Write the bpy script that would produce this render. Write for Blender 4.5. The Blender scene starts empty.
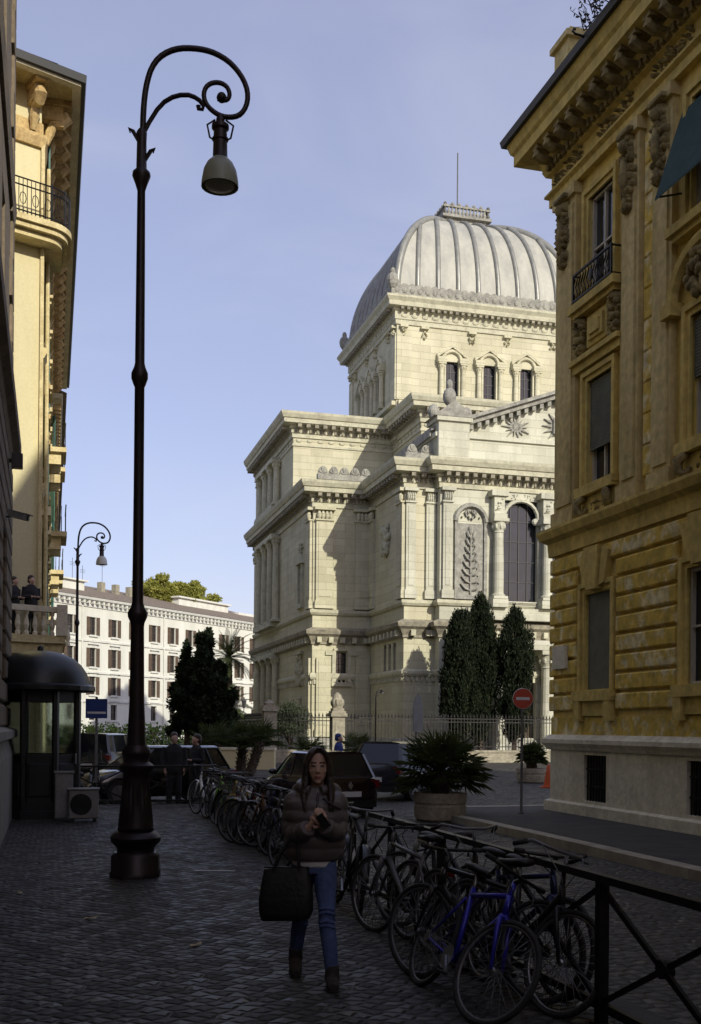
import bpy, bmesh, math, random
from mathutils import Vector, Matrix
R = math.radians
scene = bpy.context.scene
col = scene.collection
random.seed(7)
# ------------------------------------------------------------------ camera numbers
H, F, CX, CY, ROLL = 1.72, 1100.0, 350.5, 728.0, R(0.5)
ANG = R(15.25)                                   # the street runs 15 degrees off the view axis
ca, sa = math.cos(ANG), math.sin(ANG)
def S(a, b, z=0.0):                              # street frame (a across to the right, b along) -> world
    return Vector((a*ca - b*sa, a*sa + b*ca, z))
# ------------------------------------------------------------------ materials
MATS = {}
def mat(name, c1, c2=None, nscale=1.5, rough=0.8, metal=0.0, bump=0.0, bscale=25.0, brick=None, streak=False,
        spec=0.5, contrast=(0.35, 0.65), fine=0.0, mortar=0.6, trans=0.0, dist=0.02):
    m = bpy.data.materials.new(name); m.use_nodes = True
    nt = m.node_tree; N = nt.nodes; L = nt.links
    bs = N['Principled BSDF']
    bs.inputs['Roughness'].default_value = rough
    bs.inputs['Metallic'].default_value = metal
    bs.inputs['Specular IOR Level'].default_value = spec
    bs.inputs['Base Color'].default_value = (*c1, 1)
    if trans: bs.inputs['Transmission Weight'].default_value = trans
    tc = N.new('ShaderNodeTexCoord')
    last = None
    if c2 is not None:
        mp = N.new('ShaderNodeMapping'); L.new(tc.outputs['Object'], mp.inputs['Vector'])
        if streak: mp.inputs['Scale'].default_value = (1, 1, 0.22)
        n = N.new('ShaderNodeTexNoise'); n.inputs['Scale'].default_value = nscale
        n.inputs['Detail'].default_value = 7; n.inputs['Roughness'].default_value = 0.62
        L.new(mp.outputs['Vector'], n.inputs['Vector'])
        rp = N.new('ShaderNodeValToRGB')
        rp.color_ramp.elements[0].position = contrast[0]; rp.color_ramp.elements[0].color = (*c1, 1)
        rp.color_ramp.elements[1].position = contrast[1]; rp.color_ramp.elements[1].color = (*c2, 1)
        L.new(n.outputs['Fac'], rp.inputs['Fac']); last = rp.outputs['Color']
    if fine:
        n2 = N.new('ShaderNodeTexNoise'); n2.inputs['Scale'].default_value = bscale*0.6; n2.inputs['Detail'].default_value = 4
        L.new(tc.outputs['Object'], n2.inputs['Vector'])
        mr = N.new('ShaderNodeMapRange'); mr.inputs['To Min'].default_value = 1-fine; mr.inputs['To Max'].default_value = 1+fine
        mr.inputs['From Min'].default_value = 0.3; mr.inputs['From Max'].default_value = 0.7
        L.new(n2.outputs['Fac'], mr.inputs['Value'])
        mx = N.new('ShaderNodeMix'); mx.data_type = 'RGBA'; mx.blend_type = 'MULTIPLY'; mx.inputs['Factor'].default_value = 1
        if last is not None: L.new(last, mx.inputs['A'])
        else: mx.inputs['A'].default_value = (*c1, 1)
        L.new(mr.outputs['Result'], mx.inputs['B']); last = mx.outputs['Result']
    height = None
    if brick:
        sep = N.new('ShaderNodeSeparateXYZ'); L.new(tc.outputs['Object'], sep.inputs['Vector'])
        ad = N.new('ShaderNodeMath'); L.new(sep.outputs['X'], ad.inputs[0]); L.new(sep.outputs['Y'], ad.inputs[1])
        cb = N.new('ShaderNodeCombineXYZ'); L.new(ad.outputs[0], cb.inputs['X']); L.new(sep.outputs['Z'], cb.inputs['Y'])
        bt = N.new('ShaderNodeTexBrick'); bt.inputs['Scale'].default_value = 1
        bt.inputs['Brick Width'].default_value = brick[0]; bt.inputs['Row Height'].default_value = brick[1]
        bt.inputs['Mortar Size'].default_value = brick[2]; bt.inputs['Mortar Smooth'].default_value = 0.2
        bt.inputs['Color1'].default_value = (1, 1, 1, 1); bt.inputs['Color2'].default_value = (.83, .83, .8, 1)
        bt.inputs['Mortar'].default_value = (mortar, mortar, mortar*0.97, 1)
        L.new(cb.outputs['Vector'], bt.inputs['Vector'])
        mx = N.new('ShaderNodeMix'); mx.data_type = 'RGBA'; mx.blend_type = 'MULTIPLY'; mx.inputs['Factor'].default_value = 1
        if last is not None: L.new(last, mx.inputs['A'])
        else: mx.inputs['A'].default_value = (*c1, 1)
        L.new(bt.outputs['Color'], mx.inputs['B']); last = mx.outputs['Result']
        height = bt.outputs['Fac']
    if last is not None: L.new(last, bs.inputs['Base Color'])
    if bump:
        bn = N.new('ShaderNodeTexNoise'); bn.inputs['Scale'].default_value = bscale; bn.inputs['Detail'].default_value = 5
        L.new(tc.outputs['Object'], bn.inputs['Vector'])
        bp = N.new('ShaderNodeBump'); bp.inputs['Strength'].default_value = bump; bp.inputs['Distance'].default_value = dist
        L.new(bn.outputs['Fac'], bp.inputs['Height'])
        nrm = bp.outputs['Normal']
        if height is not None:
            b2 = N.new('ShaderNodeBump'); b2.invert = True; b2.inputs['Strength'].default_value = 0.6; b2.inputs['Distance'].default_value = 0.02
            L.new(height, b2.inputs['Height']); L.new(nrm, b2.inputs['Normal']); nrm = b2.outputs['Normal']
        L.new(nrm, bs.inputs['Normal'])
    MATS[name] = m
    return m

def cobble(name, c1, c2, joint, size, rot, rough=0.62):
    m = bpy.data.materials.new(name); m.use_nodes = True
    nt = m.node_tree; N = nt.nodes; L = nt.links; bs = N['Principled BSDF']
    tc = N.new('ShaderNodeTexCoord')
    wob = N.new('ShaderNodeTexNoise'); wob.inputs['Scale'].default_value = 1.3; wob.inputs['Detail'].default_value = 2
    L.new(tc.outputs['Object'], wob.inputs['Vector'])
    va = N.new('ShaderNodeVectorMath'); va.operation = 'MULTIPLY_ADD'
    va.inputs[1].default_value = (.07, .07, 0)
    L.new(wob.outputs['Color'], va.inputs[0]); L.new(tc.outputs['Object'], va.inputs[2])
    mp = N.new('ShaderNodeMapping'); mp.inputs['Rotation'].default_value = (0, 0, rot)
    mp.inputs['Scale'].default_value = (1/size, 1/size, 0)
    L.new(va.outputs['Vector'], mp.inputs['Vector'])
    vo = N.new('ShaderNodeTexVoronoi'); vo.feature = 'DISTANCE_TO_EDGE'; vo.voronoi_dimensions = '2D'
    vo.inputs['Scale'].default_value = 1; vo.inputs['Randomness'].default_value = 0.5
    L.new(mp.outputs['Vector'], vo.inputs['Vector'])
    vc = N.new('ShaderNodeTexVoronoi'); vc.feature = 'F1'; vc.voronoi_dimensions = '2D'
    vc.inputs['Scale'].default_value = 1; vc.inputs['Randomness'].default_value = 0.5
    L.new(mp.outputs['Vector'], vc.inputs['Vector'])
    sp = N.new('ShaderNodeSeparateColor'); L.new(vc.outputs['Color'], sp.inputs['Color'])
    big = N.new('ShaderNodeTexNoise'); big.inputs['Scale'].default_value = 0.5; big.inputs['Detail'].default_value = 6
    L.new(tc.outputs['Object'], big.inputs['Vector'])
    av = N.new('ShaderNodeMath'); av.operation = 'ADD'; L.new(sp.outputs['Red'], av.inputs[0]); L.new(big.outputs['Fac'], av.inputs[1])
    mr = N.new('ShaderNodeMapRange'); mr.inputs['From Min'].default_value = 0.2; mr.inputs['From Max'].default_value = 1.7
    L.new(av.outputs[0], mr.inputs['Value'])
    cm = N.new('ShaderNodeMix'); cm.data_type = 'RGBA'; cm.inputs['A'].default_value = (*c1, 1); cm.inputs['B'].default_value = (*c2, 1)
    L.new(mr.outputs['Result'], cm.inputs['Factor'])
    jr = N.new('ShaderNodeMapRange'); jr.inputs['From Min'].default_value = 0.02; jr.inputs['From Max'].default_value = 0.13
    jr.interpolation_type = 'SMOOTHSTEP'; L.new(vo.outputs['Distance'], jr.inputs['Value'])
    jm = N.new('ShaderNodeMix'); jm.data_type = 'RGBA'; jm.inputs['A'].default_value = (*joint, 1)
    L.new(jr.outputs['Result'], jm.inputs['Factor']); L.new(cm.outputs['Result'], jm.inputs['B'])
    L.new(jm.outputs['Result'], bs.inputs['Base Color'])
    hr = N.new('ShaderNodeMapRange'); hr.inputs['From Min'].default_value = 0.0; hr.inputs['From Max'].default_value = 0.34
    hr.interpolation_type = 'SMOOTHERSTEP'; L.new(vo.outputs['Distance'], hr.inputs['Value'])
    fn = N.new('ShaderNodeTexNoise'); fn.inputs['Scale'].default_value = 60; fn.inputs['Detail'].default_value = 3
    L.new(tc.outputs['Object'], fn.inputs['Vector'])
    hm = N.new('ShaderNodeMath'); hm.operation = 'MULTIPLY_ADD'; hm.inputs[1].default_value = 0.12
    L.new(fn.outputs['Fac'], hm.inputs[0]); L.new(hr.outputs['Result'], hm.inputs[2])
    tl = N.new('ShaderNodeMath'); tl.operation = 'MULTIPLY_ADD'; tl.inputs[1].default_value = 0.5
    L.new(sp.outputs['Green'], tl.inputs[0]); L.new(hm.outputs[0], tl.inputs[2])
    bp = N.new('ShaderNodeBump'); bp.inputs['Strength'].default_value = 1.0; bp.inputs['Distance'].default_value = 0.035
    L.new(tl.outputs[0], bp.inputs['Height']); L.new(bp.outputs['Normal'], bs.inputs['Normal'])
    rr = N.new('ShaderNodeMapRange'); rr.inputs['To Min'].default_value = rough-.18; rr.inputs['To Max'].default_value = rough+.18
    L.new(sp.outputs['Blue'], rr.inputs['Value']); L.new(rr.outputs['Result'], bs.inputs['Roughness'])
    MATS[name] = m
    return m

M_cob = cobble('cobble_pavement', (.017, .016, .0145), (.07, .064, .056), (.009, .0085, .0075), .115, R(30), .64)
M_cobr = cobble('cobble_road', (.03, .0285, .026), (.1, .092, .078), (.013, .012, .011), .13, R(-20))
mat('earth', (.09, .075, .055), (.13, .11, .085), bump=.3)
mat('asphalt', (.04, .0385, .036), (.068, .064, .058), 2.2, .85, bump=.4, bscale=90, fine=.2)
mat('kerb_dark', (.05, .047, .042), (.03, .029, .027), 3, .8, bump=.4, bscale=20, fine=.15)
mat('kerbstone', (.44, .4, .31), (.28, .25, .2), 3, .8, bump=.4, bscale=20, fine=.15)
CO = dict(brick=(1.6, .5, .02), bump=.2, fine=.1, streak=True)
mat('syn_cream', (.58, .555, .405), (.45, .425, .3), .9, .85, contrast=(.42, .75), mortar=.76, **CO)
mat('syn_white', (.56, .555, .45), (.38, .375, .31), .9, .8, contrast=(.42, .78), mortar=.8, **CO)
mat('syn_trim', (.5, .485, .36), (.28, .27, .2), 1.6, .8, bump=.3, bscale=12, fine=.12, contrast=(.45, .8))
mat('syn_dark', (.34, .31, .23), (.18, .165, .13), 2.5, .85, bump=.5, bscale=12, fine=.2)
mat('syn_grey', (.34, .335, .29), (.19, .185, .165), 2.2, .85, bump=.6, bscale=14, fine=.2)
mat('dome_metal', (.42, .415, .36), (.3, .3, .27), 1.1, .6, .0, bump=.15, bscale=6, streak=True, fine=.05)
mat('dome_rib', (.3, .3, .27), (.22, .22, .2), 2, .42, .3)  # darker than the dome skin: the ribs' shading is put into their colour
mat('glass_dark', (.012, .014, .018), rough=.08, spec=.6)
mat('glass_blue', (.012, .014, .018), (.025, .028, .035), .8, .07, spec=.6, bump=.25, bscale=1.1, dist=.05)
mat('lead', (.05, .05, .05), rough=.5, metal=.5)
mat('ochre', (.66, .48, .11), (.7, .57, .26), .85, .9, bump=.3, bscale=9, fine=.14, contrast=(.4, .78), streak=True)
mat('ochre_band', (.64, .455, .085), (.78, .67, .38), 2.6, .9, bump=.5, bscale=9, fine=.3, contrast=(.49, .6))
mat('ochre_trim', (.66, .5, .15), (.46, .35, .11), 1.7, .9, bump=.4, bscale=10, fine=.2, contrast=(.42, .75), streak=True)
mat('ochre_pilaster', (.68, .55, .25), (.42, .32, .12), 1.3, .9, bump=.45, bscale=10, fine=.2, contrast=(.4, .72), streak=True)
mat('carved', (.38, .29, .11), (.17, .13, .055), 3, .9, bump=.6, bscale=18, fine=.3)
mat('traver', (.74, .69, .52), (.55, .5, .36), 1.6, .85, bump=.5, bscale=14, fine=.14, contrast=(.42, .72), streak=True)
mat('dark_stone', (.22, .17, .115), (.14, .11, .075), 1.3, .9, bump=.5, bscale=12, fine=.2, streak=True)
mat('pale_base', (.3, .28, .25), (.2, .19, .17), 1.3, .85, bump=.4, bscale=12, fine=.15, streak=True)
mat('butter', (.68, .61, .36), (.58, .51, .3), .7, .9, bump=.15, fine=.05, streak=True)
mat('butter_trim', (.68, .58, .32), (.5, .4, .2), 2.2, .9, bump=.3, fine=.15)
mat('orange_stone', (.58, .43, .2), (.36, .24, .1), 3, .9, bump=.5, fine=.2)
mat('cream_trim', (.72, .66, .5), (.58, .52, .38), 2, .85, bump=.2, fine=.1)
mat('roof_tile', (.14, .11, .085), (.23, .185, .14), 2.5, .9, bump=.6, bscale=8, fine=.3)
mat('white_stucco', (.7, .7, .63), (.58, .58, .52), .5, .9, bump=.1, fine=.04, streak=True)
mat('white_trim', (.7, .7, .64), (.56, .56, .51), 1, .85)
mat('shutter_brown', (.085, .055, .035), (.13, .09, .06), 3, .7)
mat('shutter_green', (.03, .1, .085), (.05, .14, .115), 3, .6)
mat('iron', (.012, .012, .013), (.03, .028, .027), 5, .45, .6, bump=.2, bscale=60)
mat('lamp_iron', (.014, .0085, .0115), (.026, .017, .02), 4, .42, .3, bump=.06, bscale=40)
mat('lamp_glass', (.3, .3, .24), (.24, .24, .2), 4, .35)
mat('lamp_bell', (.22, .24, .18), (.29, .31, .24), 3, .4)
mat('lamp_white', (.6, .6, .55), rough=.4)
mat('kiosk_paint', (.01, .012, .013), (.018, .021, .022), 3, .38, bump=.1)
mat('glass_clear', (.5, .55, .52), rough=.03, trans=1.0, spec=.5)
mat('ac_grey', (.26, .26, .25), (.19, .19, .185), 4, .6, fine=.1)
mat('black_plastic', (.012, .012, .013), rough=.45)
mat('rubber', (.014, .014, .014), (.03, .03, .03), 6, .85)
mat('chrome', (.55, .55, .56), rough=.25, metal=1)
mat('steel', (.3, .3, .31), rough=.35, metal=.9)
mat('saddle_black', (.015, .014, .014), rough=.55)
mat('sign_blue', (.02, .05, .22), (.03, .07, .27), 3, .4)
mat('sign_white', (.75, .75, .74), rough=.45)
mat('sign_red', (.62, .07, .03), (.52, .07, .035), 4, .4)
mat('sign_back', (.2, .19, .18), (.14, .13, .12), 4, .6, .3)
mat('orange_plastic', (.65, .12, .03), rough=.5)
mat('planter_stone', (.44, .38, .28), (.3, .26, .19), 4, .85, bump=.5, bscale=30, fine=.2)
mat('pier_stone', (.34, .315, .235), (.22, .2, .15), 3, .85, bump=.4, bscale=12, fine=.2)
mat('soil', (.06, .045, .03), rough=.95)
mat('bark', (.1, .075, .05), (.055, .042, .03), 6, .95, bump=.8, bscale=20)
mat('skin', (.52, .33, .25), (.48, .29, .215), 8, .5)
mat('lips', (.36, .13, .11), rough=.45)
mat('brow', (.05, .03, .022), rough=.8)
mat('eye', (.1, .08, .07), rough=.2)
mat('hair', (.02, .013, .01), (.045, .028, .02), 14, .45, bump=.7, bscale=40)
mat('puffer', (.145, .122, .122), (.105, .09, .09), 4, .42, bump=.35, bscale=22, dist=.012)
mat('puffer_dark', (.02, .017, .017), rough=.4)
mat('denim', (.095, .135, .3), (.05, .08, .2), 5, .85, bump=.25, bscale=70, fine=.15)
mat('white_cloth', (.7, .7, .7), rough=.9)
mat('suede', (.06, .048, .043), (.036, .029, .026), 7, .9, bump=.3)
mat('bag_black', (.008, .008, .009), (.014, .014, .015), 6, .55, bump=.3)
mat('coat_black', (.012, .012, .015), (.02, .02, .024), 5, .85)
mat('coat_blue', (.03, .05, .2), rough=.8)
mat('awning', (.018, .055, .055), (.03, .075, .072), 4, .85, fine=.1)
mat('blind', (.15, .16, .12), (.11, .115, .09), 3, .75)
mat('wood_white', (.62, .57, .44), (.5, .45, .34), 4, .6)
mat('leaf_dead', (.4, .33, .2), rough=.9)
mat('headlight', (.6, .6, .62), rough=.12, metal=.3)
mat('taillight', (.16, .01, .01), rough=.2)
mat('plate', (.7, .7, .68), rough=.5)
for nm, c in dict(car_black=(.01, .01, .011), car_red=(.02, .009, .009), car_grey=(.022, .024, .03), car_van=(.02, .021, .022)).items():
    mat(nm, c, rough=.22, spec=.6)
    MATS[nm].node_tree.nodes['Principled BSDF'].inputs['Coat Weight'].default_value = .6
for nm, c in dict(bike_blue=(.03, .03, .36), bike_silver=(.42, .42, .4), bike_black=(.02, .02, .022), bike_lime=(.25, .55, .04),
                  bike_white=(.7, .7, .7), bike_red=(.35, .025, .02), bike_yellow=(.55, .42, .05), bike_green=(.03, .12, .06),
                  bike_grey=(.14, .14, .15), bike_brown=(.13, .06, .03), bike_navy=(.02, .03, .09)).items():
    mat(nm, c, rough=.32, metal=.2)
def leafmat(name, c1, c2, nscale, tr=.25):
    m = mat(name, c1, c2, nscale, .6, contrast=(.3, .7))
    nt = m.node_tree; bs = nt.nodes['Principled BSDF']
    bs.inputs['Specular IOR Level'].default_value = .1
    tl = nt.nodes.new('ShaderNodeBsdfTranslucent'); tl.inputs['Color'].default_value = (c2[0]*1.2, c2[1]*1.3, c2[2]*.6, 1)
    mx = nt.nodes.new('ShaderNodeMixShader'); mx.inputs[0].default_value = tr
    out = nt.nodes['Material Output']
    nt.links.new(bs.outputs[0], mx.inputs[1]); nt.links.new(tl.outputs[0], mx.inputs[2]); nt.links.new(mx.outputs[0], out.inputs['Surface'])
leafmat('cypress', (.007, .011, .006), (.018, .026, .012), 1.6, .06)
leafmat('cedar', (.012, .02, .012), (.035, .048, .024), 1.3, .08)
leafmat('olive', (.04, .055, .035), (.085, .1, .065), 2.5)
leafmat('palm_leaf', (.035, .055, .02), (.085, .1, .045), 2.5)
leafmat('broadleaf', (.16, .18, .045), (.36, .34, .09), .7, .3)
leafmat('hedge', (.025, .05, .018), (.06, .09, .03), 2)

# ------------------------------------------------------------------ mesh builder
class MB:
    def __init__(s): s.v = []; s.f = []; s.mi = []; s.M = None; s.k = 0
    def add(s, pts, faces):
        o = len(s.v)
        if s.M is not None: pts = [s.M @ Vector(p) for p in pts]
        s.v += [tuple(p) for p in pts]
        s.f += [tuple(i+o for i in f) for f in faces]; s.mi += [s.k]*len(faces)
        return s
    def box(s, x0, x1, y0, y1, z0, z1):
        p = [(x0,y0,z0),(x1,y0,z0),(x1,y1,z0),(x0,y1,z0),(x0,y0,z1),(x1,y0,z1),(x1,y1,z1),(x0,y1,z1)]
        return s.add(p, [(0,3,2,1),(4,5,6,7),(0,1,5,4),(1,2,6,5),(2,3,7,6),(3,0,4,7)])
    def cbox(s, x0, x1, y0, y1, z0, z1, c=.02):  # box with chamfered front (low y) edges
        p = [(x0,y1,z0),(x1,y1,z0),(x1,y1,z1),(x0,y1,z1),
             (x0,y0+c,z0),(x1,y0+c,z0),(x1,y0+c,z1),(x0,y0+c,z1),
             (x0+c,y0,z0+c),(x1-c,y0,z0+c),(x1-c,y0,z1-c),(x0+c,y0,z1-c)]
        f = [(8,9,10,11)]
        for i in range(4):
            j = (i+1) % 4; f += [(4+i,4+j,8+j,8+i),(i,j,4+j,4+i)]
        return s.add(p, f+[(3,2,1,0)])
    def quad(s, *p): return s.add(p, [tuple(range(len(p)))])
    def prism(s, pts, d0, d1, ax='y'):           # polygon (p,q) extruded along an axis
        n = len(pts)
        def P(p, d): return (p[0],d,p[1]) if ax == 'y' else ((d,p[0],p[1]) if ax == 'x' else (p[0],p[1],d))
        v = [P(p,d0) for p in pts]+[P(p,d1) for p in pts]
        f = [tuple(range(n)), tuple(range(2*n-1,n-1,-1))]+[(i,(i+1)%n,n+(i+1)%n,n+i) for i in range(n)]
        return s.add(v, f)
    def bar(s, p, q, w, h=None):                 # square bar between two points
        h = h or w; p = Vector(p); q = Vector(q); d = (q-p).normalized()
        u = d.cross(Vector((0,0,1)))
        if u.length < .01: u = Vector((1,0,0))
        u.normalize(); w2 = u*w/2; h2 = u.cross(d)*h/2
        v = [e+i*w2+j*h2 for e in (p,q) for i,j in ((-1,-1),(1,-1),(1,1),(-1,1))]
        return s.add(v, [(3,2,1,0),(4,5,6,7),(0,1,5,4),(1,2,6,5),(2,3,7,6),(3,0,4,7)])
    def tube(s, pts, r, n=8, closed=False, flat=1.0):
        P = [Vector(p) for p in pts]; m = len(P)
        rs = r if isinstance(r, (list, tuple)) else [r]*m
        v = []; up = None
        for i in range(m):
            if closed: d = P[(i+1)%m]-P[i-1]
            else: d = P[min(i+1,m-1)]-P[max(i-1,0)]
            d.normalize()
            if up is None:
                up = Vector((0,0,1)) if abs(d.z) < .9 else Vector((0,1,0))
            a = d.cross(up)
            if a.length < 1e-4: a = d.cross(Vector((1,0,.1)))
            a.normalize(); b = a.cross(d); up = b
            for k in range(n):
                t = 2*math.pi*k/n; v.append(P[i]+rs[i]*(math.cos(t)*a+math.sin(t)*b*flat))
        f = []
        for i in range(m if closed else m-1):
            j = (i+1) % m
            for k in range(n):
                l = (k+1) % n; f.append((i*n+k, i*n+l, j*n+l, j*n+k))
        if not closed: f += [tuple(range(n-1,-1,-1)), tuple(range((m-1)*n, m*n))]
        return s.add(v, f)
    def lathe(s, prof, c=(0,0,0), n=16, ax=None, rot=0):
        v = []
        for r, z in prof:
            for k in range(n):
                t = 2*math.pi*k/n+rot; v.append(Vector((r*math.cos(t), r*math.sin(t), z)))
        if ax is not None:
            q = Vector((0,0,1)).rotation_difference(Vector(ax)); v = [q @ p for p in v]
        v = [p+Vector(c) for p in v]; m = len(prof)
        f = [(i*n+k, i*n+(k+1)%n, (i+1)*n+(k+1)%n, (i+1)*n+k) for i in range(m-1) for k in range(n)]
        f += [tuple(range(n-1,-1,-1)), tuple(range((m-1)*n, m*n))]
        return s.add(v, f)
    def ball(s, c, r, n=10, m=7):
        rx, ry, rz = r if isinstance(r, (tuple, list)) else (r, r, r)
        prof = [(max(1e-3, math.sin(math.pi*i/m)), -math.cos(math.pi*i/m)) for i in range(m+1)]
        v = [(c[0]+rx*a*math.cos(2*math.pi*k/n), c[1]+ry*a*math.sin(2*math.pi*k/n), c[2]+rz*b) for a, b in prof for k in range(n)]
        f = [(i*n+k, i*n+(k+1)%n, (i+1)*n+(k+1)%n, (i+1)*n+k) for i in range(m) for k in range(n)]
        f += [tuple(range(n-1,-1,-1)), tuple(range(m*n, m*n+n))]
        return s.add(v, f)
    def loft(s, rings):
        n = len(rings[0]); v = [p for r in rings for p in r]; m = len(rings)
        f = [(i*n+k, i*n+(k+1)%n, (i+1)*n+(k+1)%n, (i+1)*n+k) for i in range(m-1) for k in range(n)]
        f += [tuple(range(n-1,-1,-1)), tuple(range((m-1)*n, m*n))]
        return s.add(v, f)
    def sweep(s, path, prof, closed=False):      # moulding: prof (out, z) run along a plan path, outward = right of travel
        P = [Vector((p[0],p[1])) for p in path]; m = len(P); n = len(prof)
        def nr(a, b):
            d = (b-a).normalized(); return Vector((d.y, -d.x))
        v = []
        for i in range(m):
            if closed or 0 < i < m-1:
                n1 = nr(P[i-1], P[i]); n2 = nr(P[i], P[(i+1)%m]); o = (n1+n2)/(1+n1.dot(n2))
            elif i == 0: o = nr(P[0], P[1])
            else: o = nr(P[-2], P[-1])
            v += [(P[i].x+o.x*q, P[i].y+o.y*q, z) for q, z in prof]
        f = []
        for i in range(m if closed else m-1):
            j = (i+1) % m
            for k in range(n):
                l = (k+1) % n; f.append((i*n+k, j*n+k, j*n+l, i*n+l))
        if not closed: f += [tuple(range(n)), tuple(range(m*n-1, m*n-n-1, -1))]
        return s.add(v, f)
    def blocks(s, path, o0, o1, z0, z1, w, step, closed=False, skip=()):    # dentils / modillions along a path
        P = [Vector((p[0],p[1])) for p in path]; m = len(P)
        for i in range(m if closed else m-1):
            if i in skip: continue
            a = P[i]; b = P[(i+1)%m]; d = b-a; Ln = d.length; d.normalize(); nn = Vector((d.y,-d.x))
            c = max(1, int(Ln/step))
            for k in range(c):
                q = a+d*(Ln*(k+.5)/c)
                v = []
                for z in (z0, z1):
                    for x, o in ((-w/2,o0),(w/2,o0),(w/2,o1),(-w/2,o1)):
                        p = q+d*x+nn*o; v.append((p.x,p.y,z))
                s.add(v, [(0,1,2,3),(4,5,6,7),(0,1,5,4),(1,2,6,5),(2,3,7,6),(3,0,4,7)])
        return s
    def wall(s, x0, x1, z0, z1, holes=(), depth=.3, y=0.0):   # facade frame: x along, y into the wall, z up
        xs = sorted({x0,x1,*[h[0] for h in holes],*[h[1] for h in holes]})
        zs = sorted({z0,z1,*[h[2] for h in holes],*[h[3] for h in holes]})
        for i in range(len(xs)-1):
            for j in range(len(zs)-1):
                cx = (xs[i]+xs[i+1])/2; cz = (zs[j]+zs[j+1])/2
                if any(h[0]<cx<h[1] and h[2]<cz<h[3] for h in holes): continue
                s.quad((xs[i],y,zs[j]),(xs[i+1],y,zs[j]),(xs[i+1],y,zs[j+1]),(xs[i],y,zs[j+1]))
        for a,b,c,d in holes:
            e = y+depth
            s.quad((a,y,c),(a,y,d),(a,e,d),(a,e,c)); s.quad((b,y,c),(b,e,c),(b,e,d),(b,y,d))
            s.quad((a,y,c),(a,e,c),(b,e,c),(b,y,c)); s.quad((a,y,d),(b,y,d),(b,e,d),(a,e,d))
        return s
    def ornament(s, x, z, w, h, dep, n=26, seed=1):   # carved foliage: a mirrored heap of small rounded lobes
        rr = random.Random(seed)
        for _ in range(n):
            px = rr.uniform(0, w/2); pz = rr.uniform(-h/2, h/2); k = 1-abs(pz)/h
            r = rr.uniform(.1, .2)*min(w, h)
            for sg in (-1, 1):
                s.ball((x+sg*px*k, -dep*rr.uniform(.1,.6), z+pz), (r*.8, dep*.6, r), 6, 4)
        return s
    def mesh(s, name, mats, smooth=False, recalc=True, angle=None):
        me = bpy.data.meshes.new(name); me.from_pydata(s.v, [], s.f)
        for m in (mats if isinstance(mats, (list, tuple)) else [mats]): me.materials.append(MATS[m])
        me.polygons.foreach_set('material_index', s.mi)
        if recalc:
            bm = bmesh.new(); bm.from_mesh(me); bmesh.ops.recalc_face_normals(bm, faces=bm.faces); bm.to_mesh(me); bm.free()
        if smooth:
            me.polygons.foreach_set('use_smooth', [True]*len(me.polygons))
            if angle is not None: me.set_sharp_from_angle(angle=R(angle))
        me.update()
        return me
    def build(s, name, mats, parent=None, smooth=False, loc=None, recalc=True, angle=None):
        return put(name, s.mesh(name, mats, smooth, recalc, angle), parent, loc)
def put(name, me, parent=None, loc=None, M=None):
    o = bpy.data.objects.new(name, me); col.objects.link(o)
    if parent is not None: o.parent = parent
    if M is not None: o.matrix_local = M
    if loc is not None: o.location = loc
    return o
def tag(o, label=None, cat=None, group=None, kind=None):
    if label: o['label'] = label
    if cat: o['category'] = cat
    if group: o['group'] = group
    if kind: o['kind'] = kind
    return o
def thing(name, label, cat, loc=(0,0,0), rotz=0.0, group=None):
    o = bpy.data.objects.new(name, None); col.objects.link(o); o.empty_display_size = .2
    o.location = loc; o.rotation_euler = (0,0,rotz)
    return tag(o, label, cat, group)
def structure(o): o['kind'] = 'structure'; return o
def copy_tree(o, parent=None):
    c = o.copy(); col.objects.link(c)
    if parent is not None: c.parent = parent
    for ch in list(o.children): copy_tree(ch, c)
    return c
def frame(p0, p1):                               # facade matrix: x from p0 to p1, y into the building, z up
    p0 = Vector((*p0, 0)); p1 = Vector((*p1, 0)); d = (p1-p0).normalized()
    return Matrix(((d.x,-d.y,0,p0.x),(d.y,d.x,0,p0.y),(0,0,1,0),(0,0,0,1)))
T = Matrix.Translation
_wc = {}
def window(parent, M, x, z, w, h, y=.25, fm='wood_white', pm='glass_dark', nx=2, nz=2, fw=.06, arch=False, name='window', pane_y=.04):
    """one window: frame (part) with its pane (sub-part); meshes are shared between equal windows"""
    key = (round(w,2), round(h,2), fm, pm, nx, nz, fw, arch)
    if key not in _wc:
        f = MB()
        f.box(-w/2,-w/2+fw,-.03,.06,0,h); f.box(w/2-fw,w/2,-.03,.06,0,h)
        f.box(-w/2+fw,w/2-fw,-.03,.06,0,fw); f.box(-w/2+fw,w/2-fw,-.03,.06,h-fw,h)
        for i in range(1,nx):
            q = -w/2+w*i/nx; f.box(q-fw*.4,q+fw*.4,-.02,.05,fw,h-fw)
        for i in range(1,nz):
            q = h*i/nz; f.box(-w/2+fw,w/2-fw,-.015,.045,q-fw*.3,q+fw*.3)
        if arch:
            n = 10; r = w/2
            pts = [(-w/2,h+.01)]+[(r*math.cos(math.pi-math.pi*i/n), h-r+r*math.sin(math.pi*i/n)) for i in range(n+1)]+[(w/2,h+.01)]
            half = len(pts)//2
            f.prism([(-w/2,h+.01)]+[p for p in pts[1:-1] if p[0] <= 1e-6], -.1, -.03)
            f.prism([(w/2,h+.01)]+[p for p in pts[1:-1][::-1] if p[0] >= -1e-6], -.1, -.03)
        p = MB(); p.box(-w/2+.01,w/2-.01,pane_y,pane_y+.02,.01,h-.01)
        _wc[key] = (f.mesh('window', fm), p.mesh('pane', pm))
    a, b = _wc[key]
    o = put(name, a, parent, M=M @ T((x,y,z)))
    put('pane', b, o)
    return o
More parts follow.
